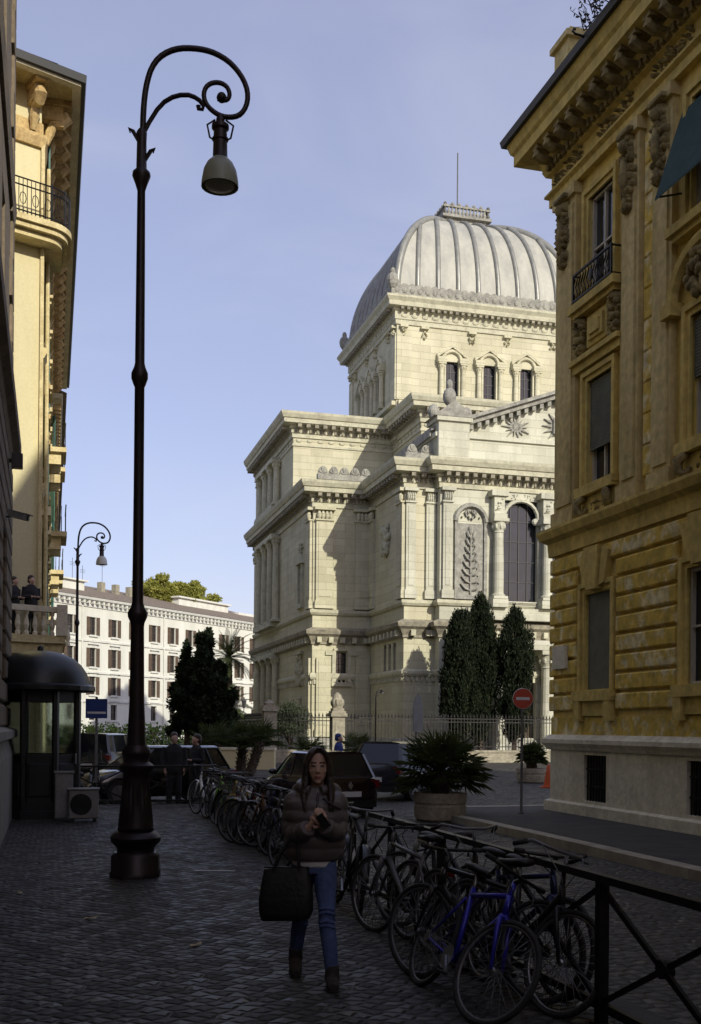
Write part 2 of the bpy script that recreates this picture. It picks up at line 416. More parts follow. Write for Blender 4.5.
def column(parent, M, x, y, z0, z1, r, m='syn_trim', name='column'):
    h = z1-z0; c = MB()
    c.box(x-r*1.4,x+r*1.4,y-r*1.4,y+r*1.4,z0,z0+r*.5)
    c.lathe([(r*1.3,z0+r*.5),(r*1.35,z0+r*.75),(r*1.05,z0+r),(r,z0+r*1.2),(r*1.0,z0+h*.4),(r*.86,z1-r*2.6),(r*1.0,z1-r*2.5),(r*.92,z1-r*2.3),(r*1.25,z1-r*1.2),(r*1.4,z1-r*.6)],(x,y,0),14)
    for k in range(8):
        t = k*math.pi/4; c.ball((x+r*1.12*math.cos(t), y+r*1.12*math.sin(t), z1-r*1.4), (r*.3,r*.3,r*.55), 6, 4)
    c.box(x-r*1.5,x+r*1.5,y-r*1.5,y+r*1.5,z1-r*.6,z1)
    c.v = [tuple(M @ Vector(p)) for p in c.v]
    return c.build(name, m, parent)
def voxel(o, size, smooth=2, ratio=None):
    """fuse a mesh's overlapping pieces into one continuous smooth surface"""
    md = o.modifiers.new('r', 'REMESH'); md.mode = 'VOXEL'; md.voxel_size = size; md.use_smooth_shade = True
    sm = o.modifiers.new('s', 'SMOOTH'); sm.iterations = smooth; sm.factor = .5
    dg = bpy.context.evaluated_depsgraph_get(); dg.update()
    me = bpy.data.meshes.new_from_object(o.evaluated_get(dg), depsgraph=dg)
    old = list(o.data.materials)
    o.modifiers.clear(); o.data = me
    me.materials.clear()
    for m in old: me.materials.append(m)
    me.polygons.foreach_set('use_smooth', [True]*len(me.polygons)); me.update()
    return o
def smoothpath(p, it=2):
    p = [Vector(q) for q in p]
    for _ in range(it):
        q = [p[0]]
        for i in range(len(p)-1): q += [p[i].lerp(p[i+1],.25), p[i].lerp(p[i+1],.75)]
        p = q+[p[-1]]
    return p
# ================================================================== SYNAGOGUE (square domed temple on a Greek cross plan)
GZ = -0.13                                       # road level; the pavement stands at z = 0
def synagogue():
    c = S(31.2, 82, GZ)
    t = thing('domed_synagogue', 'large cream stone synagogue with ribbed square metal dome rising behind iron fence', 'synagogue', c, ANG)
    LOW = [(-14.5,10.5),(-14.5,-10.9),(-10.5,-10.9),(-10.5,-18.2),(-8.5,-18.2),(-8.5,-19),(8.5,-19),(8.5,-18.2),(10.5,-18.2),(10.5,-10.9),(14.5,-10.9),(14.5,10.5)]
    UP = [(-14.5,10.5),(-14.5,-4.4),(-7,-4.4),(-7,-10.9),(7,-10.9),(7,-4.4),(14.5,-4.4),(14.5,10.5)]
    DR = [(-7.2,7.2),(-7.2,-7.4),(7.2,-7.4),(7.2,7.2)]
    # holes per edge of the low storey, in facade coordinates (x from the edge's first corner)
    cx = 8.5
    side_h = []
    for k in range(3):                           # long side, triple windows at three heights
        x = 4.6+k*2.3
        side_h += [(x-.55,x+.55,10.6,14.9),(x-.5,x+.5,3.0,6.3)]
    side_h.append((18.0-.45,18.0+.45,10.4,13.0))
    front = [(cx-1.15,cx+1.15,9.75,16.0),(cx-4.35,cx-2.05,9.75,16.0),(cx+2.05,cx+4.35,9.75,16.0),
             (cx-1.2,cx+1.2,1.3,6.6),(cx-4.3,cx-2.1,1.3,5.6),(cx+2.1,cx+4.3,1.3,5.6)]
    EH = {0: side_h, 1: [(1.65,2.35,4.9,6.9)], 5: front, 9: [(1.65,2.35,4.9,6.9)],
          2: [(3.2,3.7,5.0,7.2),(4.2,4.7,5.0,7.2),(5.2,5.7,5.0,7.2)]}
    n = len(LOW)
    for lo_m, idx in (('syn_cream', (0,1,2,3,9,10)), ('syn_white', (4,5,6,7,8))):
        w = MB()
        for i in idx:
            w.M = frame(LOW[i], LOW[i+1]); L = (Vector(LOW[i+1])-Vector(LOW[i])).length
            w.wall(0, L, 0, 18.1, EH.get(i, ()), .45)
        w.build('wall', lo_m, t, recalc=False)
    w = MB(); w.M = frame(LOW[-1], LOW[0]); w.wall(0, 29, 0, 24); w.build('wall', 'syn_cream', t, recalc=False)
    # upper storey
    w = MB(); sh = [(4.6+k*2.3-.55, 4.6+k*2.3+.55, 19.4, 21.7) for k in range(3)]
    for i in range(len(UP)-1):
        w.M = frame(UP[i], UP[i+1]); L = (Vector(UP[i+1])-Vector(UP[i])).length
        w.wall(0, L, 18.05, 24.3, sh if i == 0 else (), .4)
    w.build('wall', 'syn_cream', t, recalc=False)
    # plinth, belts, entablatures
    def band(name, path, prof, m, closed=False): MB().sweep(path, prof, closed).build(name, m, t)
    def strip(o, z0, z1): return [(0,z0),(o,z0),(o,z1),(0,z1+o*.3)]
    band('plinth', LOW, [(0,0),(.35,0),(.35,.9),(.25,1.15),(0,1.25)], 'syn_grey')
    band('string_course', LOW, [(0,5.05),(.1,5.05),(.18,5.2),(.18,5.35),(.06,5.5),(0,5.5)], 'syn_trim')
    d = MB(); d.blocks(LOW, .02, .12, 4.75, 5.03, .14, .3); d.build('dentils', 'syn_trim', t)
    band('string_course', LOW, [(0,7.4),(.1,7.4),(.1,7.55),(.3,7.9),(.5,8.05),(.55,8.3),(.1,8.5),(0,8.5)], 'syn_dark')
    d = MB(); d.blocks(LOW, .06, .42, 7.5, 7.86, .3, .8); d.build('dentils', 'syn_trim', t)
    band('string_course', LOW, [(0,9.35),(.12,9.35),(.22,9.5),(.22,9.68),(0,9.75)], 'syn_trim')
    ENT = [(0,16.5),(.1,16.5),(.1,16.8),(.17,16.82),(.17,17.1),(.3,17.16),(.3,17.32),(.8,17.38),(.82,17.66),(.9,17.7),(1.02,17.95),(1.05,18.12),(0,18.3)]
    band('cornice', LOW, ENT, 'syn_trim')
    d = MB(); d.blocks(LOW, .3, .74, 17.12, 17.34, .26, .55); d.blocks(LOW, .12, .26, 16.86, 17.08, .12, .26); d.build('modillions', 'syn_dark', t)
    ENU = [(q*1.05, z+6.25) for q, z in ENT]
    band('cornice', UP, ENU, 'syn_trim')
    d = MB(); d.blocks(UP, .3, .78, 23.36, 23.6, .28, .58); d.blocks(UP, .12, .26, 23.1, 23.32, .12, .26); d.build('modillions', 'syn_dark', t)
    # thin frieze band on the upper storey
    band('string_course', UP, strip(.08, 22.15, 22.3), 'syn_trim')
    d = MB()
    for i in (0,1,2,3,4,5):
        d.M = frame(UP[i], UP[i+1]); L = (Vector(UP[i+1])-Vector(UP[i])).length
        for k in range(int(L/.8)):
            d.ball((.4+k*.8, -.02, 22.55), (.22,.06,.13), 8, 4)
    d.build('frieze', 'syn_trim', t, smooth=True)
    # flat roofs
    r = MB()
    r.prism(LOW, 18.15, 18.32, 'z'); r.build('roof', 'syn_grey', t)
    r = MB(); r.prism(UP, 24.4, 24.6, 'z'); r.build('roof', 'syn_grey', t)
    # shell crests on the low roofs
    def shells(p0, p1, z, w):
        s = MB()
        M = frame(p0, p1); L = (Vector(p1)-Vector(p0)).length; k = int(L/w); s.M = M
        for i in range(k):
            x = w*(i+.5)*L/(k*w)
            pts = [(x+w*.46*math.cos(math.pi*j/8), z+.78*w*math.sin(math.pi*j/8)) for j in range(9)]
            s.prism(pts, .1, .32)
            for j in range(1,8,2):
                a = math.pi*j/8; s.bar((x,.07,z+.05),(x+w*.4*math.cos(a),.07,z+.68*w*math.sin(a)),.06)
        s.box(0,L,.02,.42,z-.35,z+.02)
        s.build('parapet', 'syn_grey', t)
    shells((-14.2,-10.9),(-10.5,-10.9),18.75,.72); shells((-10.4,-18.0),(-8.6,-18.0),18.75,.72); shells((8.6,-18.0),(10.4,-18.0),18.75,.72)
    # corner pilasters, each a part
    def pil(M, x, z0, z1, w, m='syn_trim', cap=True):
        p = MB(); p.M = M
        p.box(x-w/2-.08,x+w/2+.08,-.26,-.0,z0,z0+.5)
        p.box(x-w/2,x+w/2,-.2,0,z0+.5,z1-.9)
        p.box(x-w/2+.15,x+w/2-.15,-.24,-.2,z0+.8,z1-1.1)
        if cap:
            for q in (-.34,-.12,.12,.34): p.ball((x+q*w, -.22, z1-.55), (w*.13,.16,.3), 7, 5)
            p.box(x-w/2-.06,x+w/2+.06,-.3,0,z1-.9,z1-.8)
            p.box(x-w/2-.14,x+w/2+.14,-.38,0,z1-.2,z1)
        p.build('pilaster', m, t)
    for i, xs, m in ((1,(.75,3.45),'syn_cream'),(0,(20.7,1.2),'syn_cream'),(3,(.35,1.65),'syn_white'),(2,(.5,6.8),'syn_cream'),(5,(.45,16.55),'syn_white'),(7,(.35,1.65),'syn_white'),(9,(.55,3.25),'syn_cream')):
        M = frame(LOW[i], LOW[i+1])
        for x in xs:
            pil(M, x, 9.78, 16.5, .62 if i in (3,7,5) else 1.15, m)
            if i in (1,0): pil(M, x, 1.25, 7.38, 1.0, m, False)
    # ground-storey panels on the corner block and its side
    p = MB(); M = frame(LOW[1], LOW[2]); p.M = M
    p.box(.9,1.5,-.12,0,6.7,6.95); p.box(2.5,3.1,-.12,0,6.7,6.95); p.box(1.45,2.55,-.16,0,7.0,7.15)
    p.box(1.35,1.6,-.14,0,4.9,7.0); p.box(2.4,2.65,-.14,0,4.9,7.0); p.box(1.3,2.7,-.2,0,4.62,4.86)
    p.build('window_surround', 'syn_trim', t)
    window(t, M, 2.0, 4.9, .7, 2.0, .2, 'lead', 'glass_dark', 3, 5, .03, True)
    M = frame(LOW[9], LOW[10]); window(t, M, 2.0, 4.9, .7, 2.0, .2, 'lead', 'glass_dark', 3, 5, .03, True)
    M = frame(LOW[2], LOW[3])
    for x in (3.45,4.45,5.45): window(t, M, x, 5.0, .5, 2.2, .2, 'lead', 'glass_dark', 2, 4, .03, True)
    # relief medallion on the side of the projecting wing
    p = MB(); p.M = M; p.ornament(3.6, 14.0, 1.6, 1.9, .3, 22, 5); p.build('relief', 'syn_trim', t, smooth=True)
    # long side: windows between columns, in three tiers
    M = frame(LOW[0], LOW[1])
    for z0, z1, wz, wh in ((9.9,16.3,10.6,4.3),(18.75,22.1,19.4,2.3),(1.4,7.2,3.0,3.3)):
        for k in range(3):
            x = 4.6+k*2.3
            window(t, M, x, wz, 1.1 if z0 > 5 else 1.0, wh, .3, 'lead', 'glass_dark', 3, 4, .04, True)
            h = MB(); h.M = M
            h.tube([(x+.68*math.cos(math.pi*i/8), -.06, wz+wh-.55+.68*math.sin(math.pi*i/8)) for i in range(9)], .13, 6)
            h.build('window_surround', 'syn_trim', t)
        for k in range(4):
            column(t, M, 4.6-1.15+k*2.3, -.3, z0, z1, .26, 'syn_trim')
        e = MB(); e.M = M; e.box(3.0,10.2,-.7,0,z0-.35,z0); e.box(3.0,10.2,-.66,0,z1,z1+.3); e.build('ledge', 'syn_trim', t)
    window(t, M, 18.0, 10.4, .9, 2.6, .25, 'lead', 'glass_dark', 2, 4, .04)
    p = MB(); p.M = M
    p.box(17.2,18.8,-.25,0,10.1,10.38); p.box(17.3,17.52,-.18,0,10.4,13.1); p.box(18.48,18.7,-.18,0,10.4,13.1)
    p.prism([(17.1,13.15),(18.9,13.15),(18.0,13.95)], -.3, 0); p.ornament(18,14.3,1.0,.6,.2,10,3)
    p.ornament(18,5.8,1.5,2.0,.3,20,8); p.box(17.1,18.9,-.3,0,6.9,7.1); p.ornament(18,3.4,1.0,1.2,.25,12,9)
    p.build('window_surround', 'syn_trim', t)
    # ------------ main front
    M = frame(LOW[5], LOW[6])
    for k, x in enumerate((cx-3.2, cx, cx+3.2)):
        window(t, M, x, 9.75, 2.3, 6.25, .35, 'lead', 'glass_blue', 4, 5, .05, True)
        a = MB(); a.M = M                         # trefoil head with a carved band
        a.tube([(x+1.15*math.cos(math.pi*i/10), -.02, 14.85+1.15*math.sin(math.pi*i/10)) for i in range(11)], .13, 6)
        for sg in (-1,1): a.ball((x+sg*1.05, .05, 14.75), (.3,.2,.24), 8, 6)
        a.box(x-1.35,x+1.35,-.22,0,9.45,9.74)
        a.ornament(x, 16.2, 2.4, .35, .1, 10, 20+k)
        a.build('window_surround', 'syn_white', t, smooth=False)
    for x in (cx-4.85,cx-1.6,cx+1.6,cx+4.85): column(t, M, x, -.42, 9.8, 14.7, .33, 'syn_white'); 
    e = MB(); e.M = M
    for x in (cx-4.85,cx-1.6,cx+1.6,cx+4.85):
        e.box(x-.5,x+.5,-.85,0,9.3,9.78); e.box(x-.42,x+.42,-.78,0,14.72,15.0)
        e.box(x-.34,x+.34,-.55,0,15.0,16.1); e.ornament(x, 15.6, .8, .9, .62, 8, 31)
        e.box(x-.55,x+.55,-.7,0,16.1,16.45)
    e.box(2.6,14.4,-.5,-.0,8.9,9.28)
    e.build('entablature', 'syn_white', t)
    for k, x in enumerate((cx-3.2, cx, cx+3.2)):
        h = 5.3 if k == 1 else 4.3
        window(t, M, x, 1.3, 2.4 if k == 1 else 2.2, h, .4, 'lead', 'bark', 2, 4, .08)
    for x in (cx-4.85,cx-1.6,cx+1.6,cx+4.85): column(t, M, x, -.6, .2, 6.7, .42, 'syn_white')
    e = MB(); e.M = M; e.box(2.5,14.5,-1.2,0,6.72,7.3); e.box(2.6,14.4,-.9,0,8.5,8.88)
    for x in (cx-4.85,cx-1.6,cx+1.6,cx+4.85): e.box(x-.6,x+.6,-1.1,0,-.0,.2); e.ornament(x, 7.0, .9, .5, 1.3, 8, 41)
    e.build('porch_entablature', 'syn_white', t)
    for xx in (1.95, 15.05):                      # tall foliate relief in an arched hood at each end of the front
        q = MB(); q.M = M
        q.prism([(xx-.85,10.0),(xx+.85,10.0),(xx+.85,14.4),(xx-.85,14.4)], -.06, 0)
        for s_ in (-1,1): q.box(xx+s_*.95-.1,xx+s_*.95+.1,-.2,0,9.9,14.5)
        q.tube([(xx+1.0*math.cos(math.pi*i/10), -.14, 14.5+1.0*math.sin(math.pi*i/10)) for i in range(11)], .16, 6)
        q.ornament(xx, 14.8, 1.2, .7, .2, 12, 51)
        q.tube([(xx,-.12,10.1),(xx,-.14,13.9)], .07, 6)
        for i in range(8):
            z = 10.3+i*.45; r = .62-.055*i
            for sg in (-1,1):
                q.tube([(xx,-.1,z),(xx+sg*r*.6,-.2,z+.12),(xx+sg*r,-.14,z+.4),(xx+sg*r*.75,-.1,z+.52)], [.05,.09,.08,.03], 5)
        q.ball((xx,-.15,14.0), (.18,.12,.3), 8, 6)
        q.box(xx-1.1,xx+1.1,-.3,0,9.75,9.98); q.ornament(xx, 9.0, 1.9, .5, .2, 14, 61)
        q.build('relief', 'syn_grey', t)
    # ------------ attic and pediment over the front
    a = MB(); a.box(-8.6,8.6,-18.6,-11,18.3,19.7); a.box(-8.75,8.75,-18.75,-11,19.7,19.95)
    for sg in (-1,1):
        a.box(sg*7.6-1.0,sg*7.6+1.0,-18.9,-17.2,18.3,20.6); a.box(sg*7.6-1.15,sg*7.6+1.15,-19.05,-17.05,20.6,20.85)
    a.build('attic', 'syn_white', t)
    for sg in (-1,1):
        f = MB(); x = 0; f.M = T((sg*7.6,-18,20.8)) @ Matrix.Scale(1.35,4) @ T((0,18,-20.8))
        f.prism([(x-1.0,20.85),(x+1.0,20.85),(x,21.6)], -18.8, -17.3)
        f.ball((x,-18.0,21.95), (.32,.32,.42), 10, 7); f.ball((x,-18.0,22.5), (.16,.16,.25), 8, 6)
        for s2 in (-1,1): f.ball((x+s2*.8,-18.1,21.15), (.28,.28,.38), 8, 6)
        f.build('acroterion', 'syn_grey', t, smooth=True, angle=40)
    p = MB(); p.prism([(-8.5,19.95),(8.5,19.95),(0,23.0)], -17.6, -11); p.build('pediment', 'syn_white', t)
    p = MB()
    for sg in (-1,1):
        d_ = Vector((sg*8.9,0,-3.2)).normalized()
        for o, y0, y1, th in ((0,-18.1,-11,.3),(.3,-18.35,-11,.22)):
            A = Vector((0,0,23.0+o)); B = Vector((sg*8.9,0,19.8+o))
            p.prism([(A.x,A.z),(B.x,B.z),(B.x,B.z+th),(A.x,A.z+th)], y0, y1)
        for k in range(16):
            q = Vector((0,0,22.86))+d_*(.35+k*.56)
            p.box(q.x-.12,q.x+.12,-18.0,-17.6,q.z-.18,q.z+.12)
    p.build('raking_cornice', 'syn_grey', t)
    p = MB()                                      # rayed relief in the gable
    for k in range(14):
        a_ = 2*math.pi*k/14; L = 1.0 if k % 2 else .75
        p.prism([(-3.0+.12*math.cos(a_+1.57),20.95+.12*math.sin(a_+1.57)),(-3.0+L*math.cos(a_),20.95+L*.85*math.sin(a_)),(-3.0+.12*math.cos(a_-1.57),20.95+.12*math.sin(a_-1.57))], -17.72, -17.6)
    p.ball((-3.0,-17.62,20.95), (.4,.12,.34), 10, 6)
    for k in range(14):
        a_ = 2*math.pi*k/14
        p.prism([(.2*math.cos(a_+1.57),21.2+.2*math.sin(a_+1.57)),(1.2*math.cos(a_),21.2+1.0*math.sin(a_)),(.2*math.cos(a_-1.57),21.2+.2*math.sin(a_-1.57))], -17.74, -17.6)
    p.box(-.5,.5,-17.9,-17.6,20.7,21.6)
    p.build('relief', 'syn_grey', t)
    # ------------ drum
    before = set(t.children)
    w = MB(); hx = (7.2-2.95, 7.2, 7.2+2.95)
    for i in range(4):
        w.M = frame(DR[i], DR[(i+1)%4]); L = (Vector(DR[(i+1)%4])-Vector(DR[i])).length; o = L/2-7.2
        w.wall(0, L, 22.5, 31.2, [(x+o-.52,x+o+.52,25.7,28.5) for x in hx] if i < 3 else (), .4)
    w.build('drum_wall', 'syn_cream', t, recalc=False)
    for i in range(3):
        M = frame(DR[i], DR[i+1]); L = (Vector(DR[i+1])-Vector(DR[i])).length; o = L/2-7.2
        for x in hx:
            window(t, M, x+o, 25.7, 1.04, 2.8, .28, 'lead', 'glass_dark', 2, 4, .05, True)
            for sg in (-1,1):
                column(t, M, x+o+sg*.85, -.22, 25.5, 28.3, .19, 'syn_cream')
            h = MB(); h.M = M; X = x+o
            h.box(X-.62,X-.5,-.18,0,25.3,28.3); h.box(X+.5,X+.62,-.18,0,25.3,28.3)
            h.box(X-1.2,X-.5,-.5,0,28.32,28.7); h.box(X+.5,X+1.2,-.5,0,28.32,28.7)
            h.tube([(X+.72*math.cos(math.pi*k/8),-.1,28.55+.72*math.sin(math.pi*k/8)) for k in range(9)], .15, 6)
            h.prism([(X-1.2,28.7),(X-1.2,28.95),(X,29.75),(X+1.2,28.95),(X+1.2,28.7),(X,29.5)], -.3, 0)
            h.build('window_surround', 'syn_cream', t)
        e = MB(); e.M = M; e.box(.1,L-.1,-.32,0,25.0,25.3)
        for x in (.5,2.1,L/2-1.4,L/2+1.4,L-2.1,L-.5):
            e.ornament(x,30.3,.5,.6,.3,6,int(x*9)); e.box(x-.3,x+.3,-.34,0,30.62,30.8)
        e.box(-.02,1.1,-.14,0,25.4,30.2); e.box(L-1.1,L+.02,-.14,0,25.4,30.2)
        e.build('drum_trim', 'syn_cream', t)
    band('drum_cornice', DR, [(0,30.85),(.12,30.85),(.12,31.15),(.2,31.2),(.2,31.75),(.35,31.8),(.35,31.95),(.78,32.0),(.82,32.3),(1.0,32.55),(1.0,32.7),(0,32.8)], 'syn_trim', True)
    d = MB(); d.blocks(DR, .32, .72, 31.78, 31.98, .22, .45, True); d.build('modillions', 'syn_dark', t)
    d = MB()
    for i in range(4):
        d.M = frame(DR[i], DR[(i+1)%4])
        for k in range(18): d.ball((.5+k*.79,-.2,31.45), (.26,.08,.16), 8, 4)
    d.build('frieze', 'syn_trim', t, smooth=True)
    # carved parapet
    q = MB(); PP = [(x*1.065, y*1.065) for x, y in DR]
    q.sweep(PP, [(-.2,32.78),(.12,32.78),(.12,33.55),(-.2,33.55)], True)
    for i in range(4):
        M = frame(PP[i], PP[(i+1)%4]); q.M = M
        for k in range(26):
            x = .3+k*.58
            q.ball((x,-.13,33.15), (.2,.1,.22), 7, 4)
            pts = [(x+.24*math.cos(math.pi*j/6), 33.5+.17*math.sin(math.pi*j/6)) for j in range(7)]
            q.prism(pts, -.1, .1)
        q.M = None
    for x, y in PP:
        q.ball((x,y,33.8), (.45,.45,.6), 8, 6); q.ball((x,y,34.45), (.2,.2,.3), 8, 6)
    q.build('parapet', 'syn_grey', t)
    # dome: cloister vault on a square plan with raised ribs
    HW, ZB, ZH = 7.15, 33.3, 7.9
    def prof(u):                                  # u 0..1 up the vault
        a = u*math.pi/2*.94; return HW*math.cos(a)**.86, ZB+ZH*math.sin(a)
    m = MB(); NU, NW = 26, 12
    for q in range(4):
        c_, s_ = [(1,0),(0,1),(-1,0),(0,-1)][q]
        V = []
        for i in range(NU+1):
            r, z = prof(i/NU)
            for j in range(NW+1):
                k = -1+2*j/NW; x, y = r*k, -r
                V.append((x*c_-y*s_, x*s_+y*c_, z))
        m.add(V, [(i*(NW+1)+j, i*(NW+1)+j+1, (i+1)*(NW+1)+j+1, (i+1)*(NW+1)+j) for i in range(NU) for j in range(NW)])
    dome = m.build('dome', 'dome_metal', t, smooth=True, angle=50)
    rb = MB()
    for q in range(4):
        c_, s_ = [(1,0),(0,1),(-1,0),(0,-1)][q]
        NR = 9
        for j in range(1,NR):
            k = -1+2*j/NR
            xb = HW*k
            pts = []
            for i in range(25):
                r, z = prof(i/24)
                # ribs lean inwards as the vault closes
                x = xb*(.55+.45*r/HW)
                if abs(x) > r+.02: break
                y = -r-.03
                pts.append((x*c_-y*s_, x*s_+y*c_, z+.03))
            if len(pts) > 2: rb.tube(pts, .19, 6)
        pts = []
        for i in range(25):
            r, z = prof(i/24); x, y = r, -r
            pts.append((x*c_-y*s_, x*s_+y*c_, z+.03))
        rb.tube(pts, .27, 8)
    rb.build('rib', 'dome_rib', dome, smooth=True)
    l = MB(); zt = ZB+ZH*math.sin(math.pi/2*.94)
    l.box(-1.7,1.7,-1.7,1.7,zt-.6,zt+.35); l.box(-2.05,2.05,-2.05,2.05,zt+.35,zt+.55)
    for sx in range(-6,7):
        for e in (-1.8,1.8):
            l.lathe([(.09,zt+.55),(.15,zt+.8),(.07,zt+1.0),(.1,zt+1.15)], (sx*.3,e,0), 6); l.lathe([(.09,zt+.55),(.15,zt+.8),(.07,zt+1.0),(.1,zt+1.15)], (e,sx*.3,0), 6)
    for e in (-1.8,1.8): l.box(-1.95,1.95,e-.14,e+.14,zt+1.15,zt+1.3); l.box(e-.14,e+.14,-1.65,1.65,zt+1.15,zt+1.3)
    for sx in range(-6,7,2):
        for e in (-1.8,1.8): l.ball((sx*.3,e,zt+1.42), .14, 7, 5); l.ball((e,sx*.3,zt+1.42), .14, 7, 5)
    l.build('lantern', 'syn_grey', dome)
    k = MB(); k.tube([(-.3,-.3,zt+.5),(-.3,-.3,zt+6.2)], .05, 6); k.build('lightning_rod', 'iron', dome)
    for o in t.children:
        if o not in before: o.matrix_basis = T((0,.64,.35)) @ Matrix.Diagonal((1,.87,1,1)) @ o.matrix_basis
    return t
synagogue()

# ================================================================== synagogue garden fence
def iron_fence(p0, p1, label):
    p0 = Vector(p0); p1 = Vector(p1); L = (p1-p0).length; a = math.atan2((p1-p0).y, (p1-p0).x)
    t = thing('iron_fence', label, 'fence', (p0.x,p0.y,GZ), a)
    b = MB(); b.box(0,L,-.2,.2,0,.55); b.box(0,L,-.25,.25,.55,.68); b.build('kerb_wall', 'pier_stone', t)
    r = MB(); k = int(L/.19)
    for i in range(k+1):
        x = L*i/k; r.bar((x,0,.66),(x,0,2.45),.03)
        r.lathe([(.03,2.45),(.045,2.5),(.002,2.68)], (x,0,0), 5)
    r.build('railing_bars', 'iron', t)
    r = MB()
    for z in (.85,2.2,2.38): r.box(0,L,-.03,.03,z,z+.05)
    r.build('rail', 'iron', t)
    return t
fa, fb = 11.2, 57.0
iron_fence(S(fa,fb), S(14.4,fb), 'short run of black iron railings on low wall, nearer the olive bush')
iron_fence(S(15.2,fb), S(47,fb), 'long run of black iron railings in front of the dark cypresses')
iron_fence(S(fa,fb+33), S(fa,fb+.7), 'black iron railings running back along the side of the synagogue garden')
def gate_pier(a, b, h, label, fin):
    t = thing('gate_pier', label, 'pillar', S(a,b,GZ), ANG)
    p = MB(); p.box(-.42,.42,-.42,.42,0,.6); p.box(-.34,.34,-.34,.34,.6,h-.3); p.box(-.2,.2,-.37,.37,1.0,h-.6); p.box(-.37,.37,-.2,.2,1.0,h-.6)
    p.box(-.45,.45,-.45,.45,h-.3,h-.12); p.box(-.38,.38,-.38,.38,h-.12,h); p.build('shaft', 'pier_stone', t)
    f = MB()
    if fin:
        f.box(-.3,.3,-.3,.3,h,h+.15); f.lathe([(.28,h+.15),(.34,h+.35),(.32,h+.6),(.22,h+.85),(.05,h+1.0)], n=12)
        for k in range(10):
            q = 2*math.pi*k/10; f.ball((.3*math.cos(q),.3*math.sin(q),h+.45), (.09,.09,.2), 6, 5)
    else:
        f.lathe([(.3,h),(.36,h+.12),(.1,h+.3)], n=4, rot=math.pi/4)
    f.build('finial', 'syn_dark', t, smooth=False)
gate_pier(14.8, fb, 2.75, 'stone gate pier topped by carved pine cone finial between two railing runs', True)
gate_pier(fa-.1, fb, 3.0, 'plain stone corner pier with pyramid cap at the olive bush end of railings', False)
